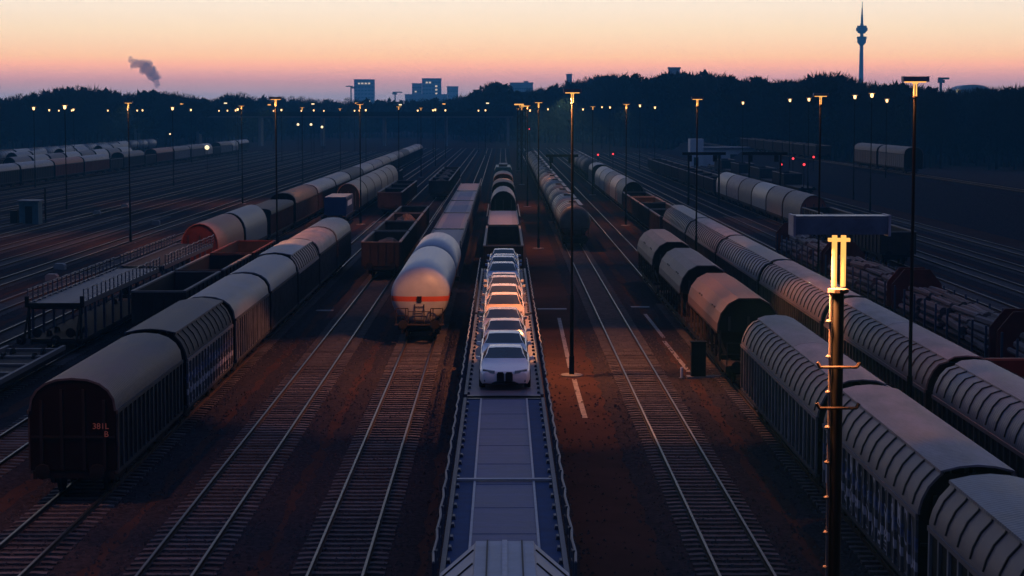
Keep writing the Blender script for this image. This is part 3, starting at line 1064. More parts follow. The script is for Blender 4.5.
# tank train on TR1
tk = tanker(14.0, 1.46, False, 5, 'tank')
for k in range(17):
    y0 = 180.5 + 15.6 * k
    nm = 'front tank wagon with round black end, head of the dark tank train' if k == 0 else ORD[k] + ' tank wagon of the dark tank train, counted from its front'
    mt = {'barrel': M['tankpale' if k in (1, 5, 16) else 'tank']}
    if k in (4, 8, 11):
        mt['barrel'] = M['roofblue']
    put(tk, TR1, y0, y0 + 14.0, 'tank_wagon', nm, 'tank wagon', 'dark tank train right of the car train', mt)

# gas tanks and empty carriers on TL1
gt = tanker(17.2, 1.60, True, 0, 'gas', True)
put(gt, TL1, 106.6, 123.8, 'tank_wagon', 'white gas tank wagon with orange stripe, its end lit orange', 'tank wagon', 'white gas tank wagons')
gt2 = tanker(13.4, 1.60, True, 0, 'gas', True)
put(gt2, TL1, 125.0, 138.4, 'tank_wagon', 'white gas tank wagon behind the orange striped one', 'tank wagon', 'white gas tank wagons')
c27 = carrier(26.4, False, 'deckplum', False, False)
for k in range(5):
    y0 = 141.5 + 27.6 * k
    put(c27, TL1, y0, y0 + 26.4, 'car_carrier', ORD[k] + ' empty car carrier behind the white gas tanks', 'car carrier', 'empty car carriers behind the gas tanks',
        {'upper_deck': M['deck' if k in (1, 2, 3) else 'deckplum'], 'deck_edge': M['deckplum']})

# the car train on the middle track
front = [(1.40, 1.5), (1.42, 3.15), (1.27, 3.72), (.60, 4.30), (.57, 4.36), (-.57, 4.36), (-.60, 4.30), (-1.27, 3.72), (-1.42, 3.15), (-1.40, 1.5)]
L = 20.0
P = [('underframe', underframe(L), (0, 0, 0)), ('hood', MB().shell_y(front, -L / 2, L / 2, .06).mesh('hood', M['hood']), (0, 0, 0))]
for s in (-1, 1):
    P.append(('end_wall', MB().extrude_y([(x * .95, z - .07) for x, z in front][::-1], s * (L / 2 - .2) - .03, s * (L / 2 - .2) + .03).mesh('end_wall', M['gondola']), (0, 0, 0)))
    mb = MB()
    for k in range(18):
        y = L / 2 - .55 - 1.15 * k
        arc = front[1:4] if s > 0 else front[6:9]
        mb.shell_y([(x + s * .02, z + .02) for x, z in arc], y - .025, y + .025, .04)
    P.append(('hood_seams', mb.mesh('hood_seams', M['seam']), (0, 0, 0)))
for x in (-.34, 0, .34):
    P.append(('roof_strip', MB().box(x - (.05 if x == 0 else .015), x + (.05 if x == 0 else .015), -L / 2 + .01, L / 2 - .01, 4.364, 4.39).mesh('roof_strip', M['deckline' if x == 0 else 'seam']), (0, 0, 0)))
put(P + gear(L, True), TC, 18.0, 38.0, 'hood_wagon', 'grey angled roof wagon cut by the bottom edge, in front of blue deck', 'freight wagon', None, {'hood': M['nearhood']})
c_near = carrier(28.2, True, 'deck', True, True)
put(c_near, TC, 39.6, 67.8, 'car_carrier', 'empty blue decked car carrier at the bottom centre', 'car carrier', 'car carriers of the middle train')
c_cars = carrier(27.6, True, 'deckplum', False, False)
put(c_cars, TC, 68.6, 96.2, 'car_carrier', 'car carrier under the white cars nearest the camera', 'car carrier', 'car carriers of the middle train')
put(c_cars, TC, 97.2, 124.8, 'car_carrier', 'car carrier under the farther blue cars', 'car carrier', 'car carriers of the middle train')
gl = gondola(26.0, 2.9, False)
put(gl, TC, 146, 172, 'open_wagon', 'dark open wagon behind the farthest blue cars', 'freight wagon', None)
c25 = carrier(25.0, False, 'deckplum', False, False)
put(c25, TC, 175, 200, 'car_carrier', 'empty plum decked carrier beyond the dark open wagon, middle train', 'car carrier', 'car carriers of the middle train')
hdm = hood(15.0, RND, False)
put(hdm, TC, 215, 230, 'hood_wagon', 'round dark ended hood wagon beyond the plum deck, middle train', 'freight wagon', None, {'hood': M['roof'], 'end_wall': M['black']})
put(cwx, TC, 243, 257, 'covered_wagon', 'rosy roofed covered wagon in the far middle train', 'freight wagon', None, {'roof': M['hoodred']})
put(cwx, TC, 276, 290, 'covered_wagon', 'pale roofed covered wagon behind the green locomotive in middle train', 'freight wagon', None, {'roof': M['hood']})

# locomotive at the head of the middle train
lo = thing('locomotive', 'green locomotive at the far head of the middle train', 'locomotive', (TC, 330, 0))
obj('underframe', underframe(16), lo)
obj('body', MB().extrude_y([(-1.45, 1.25), (1.45, 1.25), (1.45, 3.3), (1.2, 3.9), (-1.2, 3.9), (-1.45, 3.3)], -8, 8).mesh('body', M['green']), lo)
obj('windscreen', MB().box(-1.1, 1.1, -8.05, -8.004, 2.6, 3.3).mesh('windscreen', M['glass']), lo)
obj('roof_equipment', MB().box(-.7, .7, -5, 5, 3.904, 4.3).mesh('roof_equipment', M['hood']), lo)
for s in (-1, 1):
    obj('headlight', MB().lathe([(.14, 0), (.14, -.06)], 'Y', (s * 1.0, -8.004, 1.9), 10).mesh('headlight', M['lens']), lo)
    obj('bogie', _bogie_far, lo, (0, s * 4.8, 0))

# open wagons on TL2
for k in range(4):
    y0 = 147.5 + 14.6 * k
    put(gdn, TL2, y0, y0 + 13.4, 'open_wagon', ORD[k] + ' rusty open wagon left of the white gas tanks', 'freight wagon', 'open wagons left of the gas tanks')
    if k in (0, 2):
        tag(obj('scrap_heap', heap(12.6, 2.6, .9 if k == 0 else 1.3, k + 3), None, (TL2, y0 + 6.7, 1.9)),
            ('low' if k == 0 else 'tall') + ' brown heap lying in the ' + ORD[k] + ' open wagon left of the gas tanks', 'heap', 'heaps in the open wagons')
        # the load fills the wagon body under the heap
for k in range(5):
    y0 = 282 + 14.6 * k
    put(gd, TL2, y0, y0 + 13.4, 'open_wagon', ORD[k] + ' dark open wagon in the far group above the gas tanks', 'freight wagon', 'far open wagons')
    if k < 4:
        tag(obj('scrap_heap', heap(12.6, 2.6, 1.0, k + 13), None, (TL2, y0 + 6.7, 2.1)), 'dark heap in the ' + ORD[k] + ' far open wagon', 'heap', 'heaps in the far open wagons')
# TL3 beyond: dark gondolas
for k in range(3):
    y0 = 240 + 14.6 * k
    put(gd, TL3, y0, y0 + 13.4, 'open_wagon', ORD[k] + ' dark open wagon behind the bottom left train', 'freight wagon', 'dark open wagons behind the left train')
# TL4: gondolas near, container, tan hoods
for k in range(3):
    y0 = 106.5 + 14.6 * k
    put(gdn, TL4, y0, y0 + 13.4, 'open_wagon', ORD[k] + ' empty open wagon beside the red hood wagon', 'freight wagon', 'empty open wagons beside the red hood',
        {'top_rail': M['redbox'] if k == 2 else M['rim'], 'end_rail': M['redbox'] if k > 0 else M['rim']})
fl = [('underframe', underframe(14), (0, 0, 0)), ('deck', MB().box(-1.4, 1.4, -7, 7, 1.225, 1.32).mesh('deck', M['gondola']), (0, 0, 0))] + gear(14, False)
put(fl, TL4, 217, 231, 'flat_wagon', 'flat wagon carrying the blue container, left of the tan hoods', 'freight wagon', None)
ct = thing('container', 'blue container with white marks in front of the tan hood wagons', 'container', (TL4 + .1, 223.5, 1.33))
obj('box', MB().box(-1.22, 1.22, -5, 5, 0, 2.05).mesh('box', M['blue']), ct)
mb = MB()
for k in range(24):
    y = -4.8 + .42 * k
    for s in (-1, 1):
        mb.box(s * 1.225, s * 1.265, y - .1, y + .1, .15, 1.9) if s > 0 else mb.box(-1.265, -1.225, y - .1, y + .1, .15, 1.9)
tag(obj('side_corrugation', mb.mesh('side_corrugation', M['blue']), ct), kind='stuff')
for x in (-.62, .62):
    obj('door', MB().box(x - .56, x + .56, -5.06, -5.004, .12, 1.95).mesh('door', M['blue']), ct)
obj('marking', MB().box(1.27, 1.28, -3.5, 2.5, 1.0, 1.6).mesh('marking', M['whitepaint']), ct)
obj('roof_panel', MB().box(-1.2, 1.2, -4.95, 4.95, 2.053, 2.09).mesh('roof_panel', M['roofblue']), ct)
for k in range(6):
    y0 = 238 + 14.6 * k
    put(hdr, TL4, y0, y0 + 13.4, 'hood_wagon', ORD[k] + ' tan hooded wagon in the row above the dark open wagons', 'freight wagon', 'tan hooded wagons',
        {'hood': M['tan'], 'end_wall': M['black']})
put(gd, TL4, 326, 340, 'open_wagon', 'dark open wagon at the far end of the tan hooded wagons', 'freight wagon', None)

# TL5: low carrier, car carrier with portal, red and grey hoods, box wagons
c_low = [p for p in carrier(22.0, False, 'deckplum', False, False) if p[0] in ('underframe', 'lower_deck', 'bogie', 'buffer')]
mb = MB()
for s in (-1, 1):
    mb.box(s * 1.42 - .08, s * 1.42 + .08, -11, 11, .9, 1.12)
for k in range(8):
    mb.box(-1.33, 1.33, -10.6 + 3 * k - .15, -10.6 + 3 * k + .15, .903, 1.02)
c_low.append(('side_beam', mb.mesh('side_beam', M['rim']), (0, 0, 0)))
put(c_low, TL5, 76, 98, 'flat_wagon', 'low skeletal flat wagon at the left edge beside the maroon end wagon', 'freight wagon', None)
c_lft = carrier(23.0, True, 'deckplum', False, False)
o = put(c_lft, TL5, 102.5, 125.5, 'car_carrier', 'empty pale decked car carrier with portal frame at the left', 'car carrier', None, {'upper_deck': M['hood'], 'deck_edge': M['hood']})
mb = MB()
mb.box(-1.55, 1.55, -11.85, -11.66, 2.62, 2.84)
for s in (-1, 1):
    mb.box(s * 1.45 - .10, s * 1.45 + .10, -11.85, -11.66, 2.84, 3.2)
    mb.tube([(s * 1.36, -11.75, .95), (s * 1.36, -11.75, 2.62)], .09, 6)
    mb.tube([(s * 1.36, -13.0, .95), (s * 1.36, -11.78, 2.6)], .06, 6)
obj('portal_frame', mb.mesh('portal_frame', M['mast']), o)
c_lf2 = carrier(21.5, False, 'gondola', False, False)
put(c_lf2, TL5, 127.5, 149, 'car_carrier', 'dark car carrier between the pale deck and the red hood wagon', 'car carrier', None)
hd = hood(15.0, RND, True)
put(hd, TL5, 151.5, 166.5, 'hood_wagon', 'faded red round hood wagon, left of the covered train', 'freight wagon', None, {'hood': M['red'], 'end_wall': M['redbox']})
put(hd, TL5, 168, 183, 'hood_wagon', 'grey round hood wagon directly behind the red hood', 'freight wagon', None, {'hood': M['roofblue'], 'end_wall': M['black']})
cwb = covered(24.0, 'round', False, posts=20)
put(covered(20.0, 'flat', False, posts=20), TL5, 186, 206, 'covered_wagon', 'long dark red box wagon behind the grey round hood', 'freight wagon', None, {'roof': M['seam'], 'side_wall': M['redbox'], 'wall_posts': M['redbox'], 'end_wall': M['black']})
rfs = ['seam', 'roof', 'roofblue', 'seam', 'roof', 'roofplum', 'tan', 'roof', 'hood', 'seam', 'roofblue', 'roof', 'roofplum']
for k in range(13):
    y0 = 209 + 25.6 * k
    put(cwb, TL5, y0, y0 + 24, 'covered_wagon', ORD[k] + ' covered wagon beyond the dark red box wagon, far left train', 'freight wagon', 'covered wagons of the far left train',
        {'roof': M[rfs[k]], 'side_wall': M['redbox' if k % 3 == 1 else 'wall'], 'wall_posts': M['postdark']})

# TR5: timber wagons with red gable ends
_log = [MB().lathe([(.02, -2.3), (r_, -2.3), (r_ * .97, -.8), (r_ * 1.04, .7), (r_ * .93, 2.3), (.02, 2.3)], 'Y', n=7).mesh('log', M['wood'], True) for r_ in (.13, .165, .20, .235)]


def timber_wagon(X, y0, y1, label, redend):
    L = y1 - y0
    P = [('underframe', underframe(L), (0, 0, 0)), ('deck', MB().box(-1.4, 1.4, -L / 2 + .05, L / 2 - .05, 1.225, 1.30).mesh('deck', M['gondola']), (0, 0, 0))]
    ge = [(-1.46, 1.3), (1.46, 1.3), (1.46, 2.75), (.75, 3.62), (-.75, 3.62), (-1.46, 2.75)]
    for s in (-1, 1):
        y = s * (L / 2 - .15)
        P.append(('bulkhead', MB().extrude_y(ge, y - .05, y + .05).mesh('bulkhead', M['redbox']), (0, 0, 0)))
        mb = MB()
        for x in (-1.1, -.4, .4, 1.1):
            mb.box(x - .05, x + .05, y + s * .052, y + s * .13, 1.3, 2.5 if abs(x) > .5 else 3.2)
        P.append(('bulkhead_post', mb.mesh('bulkhead_post', M['redbox']), (0, 0, 0)))
        for k in range(9):
            P.append(('stake', MB().box(s * 1.43 - .05, s * 1.43 + .05, -.05, .05, 1.1, 2.75).mesh('stake', M['railing']), (0, -L / 2 + .9 + (L - 1.8) * k / 8, 0)))
    put(P + gear(L, True), X, y0, y1, 'timber_wagon', label, 'freight wagon', 'timber wagons with red gable ends')


def log_stack(X, yc, label):
    t = thing('timber_stack', label, 'timber stack', (X, yc, 1.31), 0, 'timber stacks on the red gabled wagons')
    rr = random.Random(int(yc * 10))
    for row in range(4):
        n = [7, 7, 6, 4][row]
        for k in range(n):
            x = (k - (n - 1) / 2) * .37 + rr.uniform(-.05, .05)
            obj('log', rr.choice(_log), t, (x, rr.uniform(-.25, .25), .24 + row * .35 + rr.uniform(-.05, .08)), (rr.uniform(-.03, .03), rr.uniform(0, 6), rr.uniform(-.05, .05)))


tw = [(66.6, 'front', 'timber wagon cut by the right picture edge, log load in front of a red gable'), (91.2, 'second', 'second timber wagon from the right edge, its red gable end nearest the edge'),
      (115.8, 'third', 'third timber wagon from the right edge, red gable behind the tall lamp post'), (140.4, 'last', 'farthest timber wagon, under the dark plate of the near lamp')]
for y0, nm, lb in tw:
    timber_wagon(TR5, y0, y0 + 23.4, lb, True)
    for j, w_ in enumerate(('near', 'second', 'third', 'far')):
        log_stack(TR5, y0 + 3.4 + 5.4 * j, w_ + ' log stack on the ' + nm + ' timber wagon from the right edge')
put(gdn, TR4, 63.5, 76.9, 'open_wagon', 'red rimmed open wagon at right picture edge', 'freight wagon', None, {'top_rail': M['red'], 'end_rail': M['red'], 'end_wall': M['redbox'], 'side_wall': M['redbox'], 'side_posts': M['redbox']})

# TR6: six arched wagons and their neighbours
hs = hood(12.6, RND, False)
for k in range(6):
    y0 = 203.5 + 13.6 * k
    put(hs, TR6, y0, y0 + 12.6, 'hood_wagon', ('front arched wagon with red end of the pale six above the lamp plate' if k == 0 else ORD[k] + ' pale arched wagon of the six behind the near lamp plate'),
        'freight wagon', 'six pale arched wagons', {'hood': M[['hood', 'hood', 'tankpale', 'hood', 'roofplum', 'tankpale'][k]], 'end_wall': M['red'] if k == 0 else M['redbox']})
for k in range(3):
    y0 = 160 + 14.4 * k
    put(gdn, TR6, y0, y0 + 13.2, 'open_wagon', ['nearest dark open wagon behind the near lamp plate', 'second dark open wagon behind the near lamp plate', 'pale posted open wagon against the red arched end'][k], 'freight wagon',
        'open wagons behind the near lamp plate', {'side_posts': M['rim']} if k == 2 else None)
for k in range(9):
    y0 = 288 + 14.6 * k
    put(gd, TR6 + .012 * 0, y0, y0 + 13.4, 'open_wagon', ORD[k] + ' dark open wagon beyond the six arched wagons', 'freight wagon', 'dark open wagons beyond the arched wagons')
# pale wagons by the wood on the right
cwl = covered(20.0, 'round', False, posts=14)
for k in range(2):
    o = put(cwl, 61, 290 + 21.6 * k, 310 + 21.6 * k, 'covered_wagon', ['nearer', 'farther'][k] + ' of two pale covered wagons on the bank below the wood on the right', 'freight wagon', 'pale wagons on the right bank',
            {'roof': M['hood'], 'side_wall': M['hoodred' if k else 'post'], 'wall_posts': M['post'], 'end_wall': M['black']})
    o.location.z = 3.5

# far left rows
rowA = [('covered', 'roofblue', 'wall'), ('covered', 'roof', 'wall'), ('covered', 'red', 'redbox'), ('covered', 'roof', 'redbox'), ('gond', None, None), ('covered', 'hood', 'wall'), ('gond', None, None), ('covered', 'red', 'redbox'),
        ('covered', 'hood', 'post'), ('covered', 'hood', 'post'), ('hood', 'tankpale', None), ('gond', None, None), ('covered', 'hood', 'post'), ('hood', 'roof', None), ('covered', 'roofblue', 'wall')]
y = 310
for k, (kd, r_, w_) in enumerate(rowA):
    lb = ORD[k] + ' wagon from the left in the front row of far left trains'
    if kd == 'covered':
        put(cwb, -84, y, y + 24, 'covered_wagon', lb, 'freight wagon', 'front row of the far left trains', {'roof': M[r_], 'side_wall': M[w_], 'wall_posts': M[w_]}); y += 25.4
    elif kd == 'gond':
        put(gd, -84, y, y + 13.4, 'open_wagon', lb, 'freight wagon', 'front row of the far left trains'); y += 14.8
    else:
        put(hdr, -84, y, y + 13.4, 'hood_wagon', lb, 'freight wagon', 'front row of the far left trains', {'hood': M[r_]}); y += 14.8
for k in range(16):
    y0 = 400 + 15.6 * k
    put(tk if k % 4 else hdr, -116, y0, y0 + 14, 'tank_wagon' if k % 4 else 'hood_wagon', ORD[k] + ' wagon from the left in the rear row of far left trains', 'tank wagon' if k % 4 else 'freight wagon', 'rear row of the far left trains',
        {'barrel': M['tankpale'], 'hood': M['tankpale']})
for k in range(8):
    y0 = 380 + 15.2 * k
    put(hdr, -96, y0, y0 + 13.4, 'hood_wagon', ORD[k] + ' pale hood wagon from the left in the middle row of far left trains', 'freight wagon', 'middle row of the far left trains', {'hood': M['tankpale' if k % 2 else 'hood']})

for k in range(14):
    y0 = 350 + 15.2 * k
    put(gd if k % 3 == 1 else hdr, -107, y0, y0 + 13.4, 'open_wagon' if k % 3 == 1 else 'hood_wagon', ORD[k] + ' wagon from the left in the dim row behind the pale hoods, far left', 'freight wagon', 'dim row of the far left trains', {'hood': M['roofblue' if k % 2 else 'tank']})

# ------------------------------------------------------------------ cars on the carrier
def loft(st):
    """st: list of (y, half profile) -> verts grid mirrored"""
    V, rows = [], []
    for y, pr in st:
        row = []
        for x, z in pr:
            row.append(len(V)); V.append((x, y, z))
        for x, z in pr[-2::-1]:
            row.append(len(V)); V.append((-x, y, z))
        rows.append(row)
    return V, rows


def car_proto(suv=False):
    L = 4.72 if not suv else 4.68
    hr = 1.31 if not suv else 1.52
    w = .93 if not suv else .955
    hood_z = .76 if not suv else .94
    cowl = .93 if not suv else 1.08
    belt = .86 if not suv else 1.0
    # y, width factor, bottom z, belt z, cabin (roof half-width, roof z) or None, centre top z
    S = [(0.00, .72, .34, .56, None, .62), (.06, .86, .26, .62, None, .70), (.22, .95, .21, .68, None, hood_z - .04), (.60, .99, .20, belt - .16, None, hood_z + .05),
         (1.10, 1.0, .20, belt - .08, None, cowl - .10), (1.50, 1.0, .20, belt - .04, None, cowl - .01), (1.66, 1.0, .20, belt - .02, (.78, cowl + .05), cowl + .05),
         (2.02, 1.0, .20, belt, (.68, hr - .20), hr - .16), (2.36, 1.0, .20, belt + .01, (.62, hr - .03), hr - .005), (2.75, 1.0, .20, belt + .02, (.61, hr), hr + .015),
         (3.25, 1.0, .20, belt + .03, (.60, hr - .01), hr + .005)]
    if suv:
        S += [(3.75, 1.0, .22, belt + .04, (.60, hr - .03), hr - .015), (4.15, .99, .24, belt + .04, (.58, hr - .08), hr - .06), (4.52, .95, .28, belt, (.62, hr - .42), hr - .40), (4.66, .88, .36, belt - .06, None, belt + .02), (4.68, .80, .42, belt - .2, None, belt - .1)]
    else:
        S += [(3.65, 1.0, .22, belt + .03, (.58, hr - .09), hr - .07), (4.02, .99, .24, belt + .03, (.62, belt + .20), belt + .22), (4.30, .97, .26, belt + .02, None, belt + .14), (4.62, .92, .30, belt - .02, None, belt + .13), (4.72, .84, .38, belt - .14, None, belt - .02)]
    st = []
    for (y, wf, zb, zbelt, cab, top) in S:
        W_ = w * wf
        pr = [(W_ * .55, zb), (W_ * .93, zb + .02), (W_ * .995, zb + .14), (W_, (zb + zbelt) / 2 + .04), (W_ * .985, zbelt - .07), (W_ * .955, zbelt)]
        if cab:
            pr += [(W_ * .90, zbelt + .03), (cab[0] + .03, cab[1] - .05), (cab[0] - .02, cab[1]), (cab[0] * .55, top - .005), (0, top)]
        else:
            pr += [(W_ * .90, zbelt + (top - zbelt) * .45), (W_ * .80, zbelt + (top - zbelt) * .72), (W_ * .66, zbelt + (top - zbelt) * .88), (W_ * .36, top - .005), (0, top)]
        st.append((y - L / 2, pr))
    V, rows = loft(st)
    body, win, screen = [], [], []
    n = len(rows[0])
    iw0 = next(i for i, s_ in enumerate(S) if s_[4])          # windscreen base
    iw1 = iw0 + 2
    last = max(i for i, s_ in enumerate(S) if s_[4])
    for i in range(len(rows) - 1):
        for k in range(n - 1):
            q = (rows[i][k], rows[i][k + 1], rows[i + 1][k + 1], rows[i + 1][k])
            side = k in (6, n - 2 - 6)
            topk = 7 <= k <= n - 2 - 7
            if side and iw0 <= i < last:
                win.append(q)
            elif 8 <= k <= n - 2 - 8 and iw0 <= i < iw1:
                screen.append(q)
            elif 8 <= k <= n - 2 - 8 and last - 1 <= i < last:
                win.append(q)
            else:
                body.append(q)
    body.append(tuple(rows[0]))
    body.append(tuple(rows[-1][::-1]))

    def mk(name, faces, mat):
        mb = MB(); mb.v = list(V); mb.f = faces
        me = mb.mesh(name, mat)
        bm = bmesh.new(); bm.from_mesh(me)
        bmesh.ops.delete(bm, geom=[v for v in bm.verts if not v.link_faces], context='VERTS')
        bmesh.ops.recalc_face_normals(bm, faces=bm.faces)
        bm.to_mesh(me); bm.free()
        for p in me.polygons:
            p.use_smooth = True
        me.set_sharp_from_angle(angle=radians(35))
        return me
    P = [('body', mk('body', body, M['carwhite']), (0, 0, 0)), ('windscreen', mk('windscreen', screen, M['glass']), (0, 0, 0)), ('side_window', mk('side_window', win, M['glass']), (0, 0, 0))]
    # underside
    P.append(('underbody', MB().box(-.72, .72, -L / 2 + .25, L / 2 - .25, .19, .26).mesh('underbody', M['trim']), (0, 0, 0)))
    r = .335 if not suv else .37
    ty = MB().lathe([(r * .62, -.11), (r * .95, -.115), (r, -.08), (r, .08), (r * .95, .115), (r * .62, .11)], 'X', n=20).mesh('wheel', M['tyre'], True)
    rim = MB().lathe([(.03, .118), (r * .6, .112), (r * .62, .06), (.03, .05)], 'X', n=14).mesh('rim', M['alloy'])
    for s in (-1, 1):
        for y in (-L / 2 + .92, L / 2 - .98):
            P.append(('wheel', ty, (s * (w - .105), y, r), (0, 0, 0 if s > 0 else pi), [('rim', rim, (0, 0, 0))]))
        y0 = -L / 2
        # headlight: slim wedge following the nose corner
        hz = hood_z - .13
        mb = MB()
        pts = [(s * .36, y0 + .020, hz), (s * .60, y0 + .085, hz + .005), (s * .80, y0 + .235, hz + .03), (s * .80, y0 + .245, hz + .125), (s * .58, y0 + .115, hz + .105), (s * .36, y0 + .055, hz + .085)]
        pf = [(x, y - .045, z) for x, y, z in pts]
        b0 = len(mb.v); mb.v += pf + [(x, y + .12, z) for x, y, z in pts]
        mb.f.append(tuple(range(6))); mb.f.append(tuple(range(6, 12))[::-1])
        for k in range(6):
            k2 = (k + 1) % 6
            mb.f.append((k, k2, 6 + k2, 6 + k))
        P.append(('headlight', mb.mesh('headlight', M['lens']), (0, 0, 0)))
        # kidney shaped grille half
        x = s * .155
        pts = [(x - .13, .34), (x + .13, .34), (x + .135, .60), (x + .09, .68), (x - .09, .68), (x - .135, .60)]
        if suv:
            pts = [(a_, z_ + .12) for a_, z_ in pts]
        P.append(('grille', MB().extrude_y(pts, y0 - .035, y0 + .12).mesh('grille', M['trim']), (0, 0, 0)))
        # corner intake
        P.append(('air_intake', MB().extrude_y([(s * .52, .30), (s * .76, .33), (s * .72, .46), (s * .56, .42)] if s > 0 else [(s * .56, .42), (s * .72, .46), (s * .76, .33), (s * .52, .30)], y0 + .035, y0 + .2).mesh('air_intake', M['trim']), (0, 0, 0)))
        # mirror
        mb = MB().extrude_y([(s * .90, belt + .02), (s * 1.08, belt + .05), (s * 1.07, belt + .17), (s * .92, belt + .15)], y0 + 1.80, y0 + 1.93)
        P.append(('mirror', mb.mesh('mirror', M['carwhite']), (0, 0, 0)))
    P.append(('lower_intake', MB().extrude_y([(-.50, .235), (.50, .235), (.44, .30), (-.44, .30)], -L / 2 - .01, -L / 2 + .2).mesh('lower_intake', M['trim']), (0, 0, 0)))
    return P


car_s, car_u = car_proto(False), car_proto(True)
roofy = [348.5, 336.5, 324, 311, 301, 289, 279.5, 273, 266, 259, 253.3, 246.8]
spec = [('s', 'carwhite', 'white saloon car at the front of the row on the middle train'), ('s', 'carwhite', 'second white saloon car behind the front one'),
        ('s', 'carpale', 'third white saloon car from the front of the row'), ('s', 'carrose', 'silvery saloon car in front of the orange glinting car'),
        ('u', 'cartan', 'tall tan lit car with orange glint on its windscreen'), ('u', 'carrose', 'rosy silver tall car just behind the orange glinting car'),
        ('u', 'carrose', 'seventh car of the row, rosy silver with pale roof'), ('s', 'carpale', 'white saloon car just in front of the blue cars'),
        ('u', 'carblue', 'nearest of the four blue cars'), ('u', 'carblue', 'second nearest of the four blue cars'),
        ('s', 'carblue', 'third of the four blue cars'), ('s', 'carblue', 'farthest blue car at the end of the row')]
for k, (t_, mt, lb) in enumerate(spec):
    y = 72.2 + 4.72 * k + (.35 if 68 + 4.72 * k > 93 else 0)
    inst(car_s if t_ == 's' else car_u, 'car', lb, 'car', (TC + R(-.05, .05), y, DECK + .005), R(-.01, .01), 'new cars on the middle train', {'body': M[mt], 'mirror': M[mt]})

# ------------------------------------------------------------------ lamp masts
def lamp_proto(h=13.95, near=False):
    P = []
    mb = MB()
    n = 12 if near else 8
    neck = h - .70
    mb.tube([(0, 0, -.1), (0, 0, 4.0)], .095, n)
    mb.tube([(0, 0, 3.995), (0, 0, neck)], .064, n, r2=.052)
    mb.box(-.12, .12, -.12, .12, .02, 1.0)
    P.append(('post', mb.mesh('post', M['mast'], True), (0, 0, 0)))
    P.append(('foot', MB().lathe([(.55, -.05), (.55, .06), (.5, .09), (.1, .10)], 'Z', n=18).mesh('foot', M['concrete']), (0, 0, 0)))
    P.append(('collar', MB().lathe([(.075, 0), (.095, .01), (.095, .04), (.05, .05)], 'Z', (0, 0, neck), 12).mesh('collar', M['gondola']), (0, 0, 0)))
    for x in (-.040, .040):
        P.append(('lamp_tube', MB().tube([(x, 0, neck + .06), (x, 0, h - .18)], .024, 8).mesh('lamp_tube', M['glow'], True), (0, 0, 0)))
    # hood: open below, four sides and a top
    mb = MB()
    s, d = .41, .14
    mb.box(-s, s, -d, d, h - .02, h)
    mb.box(-s, s, -d, -d + .015, h - .165, h - .021)
    mb.box(-s, s, d - .015, d, h - .165, h - .021)
    P.append(('lamp_hood', mb.mesh('lamp_hood', M['hoodlamp']), (0, 0, 0)))
    for sx in (-1, 1):
        P.append(('hood_end', MB().box(sx * (s + .012) - .011, sx * (s + .012) + .011, -d - .012, d + .012, h - .18, h + .008).mesh('hood_end', M['deckline']), (0, 0, 0)))
    P.append(('tube_clamp', MB().box(-.095, .095, -.035, .035, h - .235, h - .205).mesh('tube_clamp', M['glow']), (0, 0, 0)))
    P.append(('reflector', MB().box(-.34, .34, -.10, .10, h - .075 if near else h - .20, h - .06).mesh('reflector', M['glow']), (0, 0, 0)))
    if near:
        for z in (h - 1.36, h - 1.73):
            mb = MB()
            mb.tube([(-.17, -.07, z), (.17, -.07, z)], .014, 6)
            for sx in (-1, 1):
                mb.tube([(sx * .165, -.07, z), (sx * .19, -.07, z + .045)], .016, 6)
            P.append(('step_bar', mb.mesh('step_bar', M['gondola']), (0, 0, 0)))
        mb = MB()
        mb.tube([(-.078, -.01, .5), (-.068, -.01, neck)], .013, 6)
        P.append(('cable_conduit', mb.mesh('cable_conduit', M['rim']), (0, 0, 0)))
        bm_ = MB().lathe([(.018, -.012), (.024, 0), (.018, .012)], 'Z', n=8).mesh('clip', M['rim'])
        for k in range(14):
            P.append(('clip', bm_, (-.085, -.022, neck - .25 - .32 * k)))
    return P


lp, lpn = lamp_proto(), lamp_proto(near=True)
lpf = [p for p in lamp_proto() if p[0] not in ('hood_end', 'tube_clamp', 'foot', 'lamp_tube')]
lpf.append(('lamp_glare', MB().lathe([(.05, 13.30), (.15, 13.35), (.19, 13.60), (.15, 13.78)], 'Z', n=10).mesh('lamp_glare', M['glowfar'], True), (0, 0, 0)))  # oversized glowing head, its shape stands in for the glare of far lamps
GRP = 'lamp masts of the yard'


def lamp(X, Y, label, lit=True, proto=None, z=0, power=1.0):
    o = inst(proto or lp, 'lamp_mast', label, 'lamp mast', (X, Y, z), 0, GRP)
    if lit:
        L_ = bpy.data.lights.new('lamp_light', 'SPOT')
        L_.energy = LAMP_POWER * power
        L_.color = LAMP_COLOR
        L_.spot_size = radians(117)
        L_.spot_blend = .12
        L_.shadow_soft_size = .12
        lo_ = bpy.data.objects.new('lamp_light', L_)
        COL.objects.link(lo_)
        lo_.parent = o
        lo_.location = (-.30, 0, 13.70)
    return o


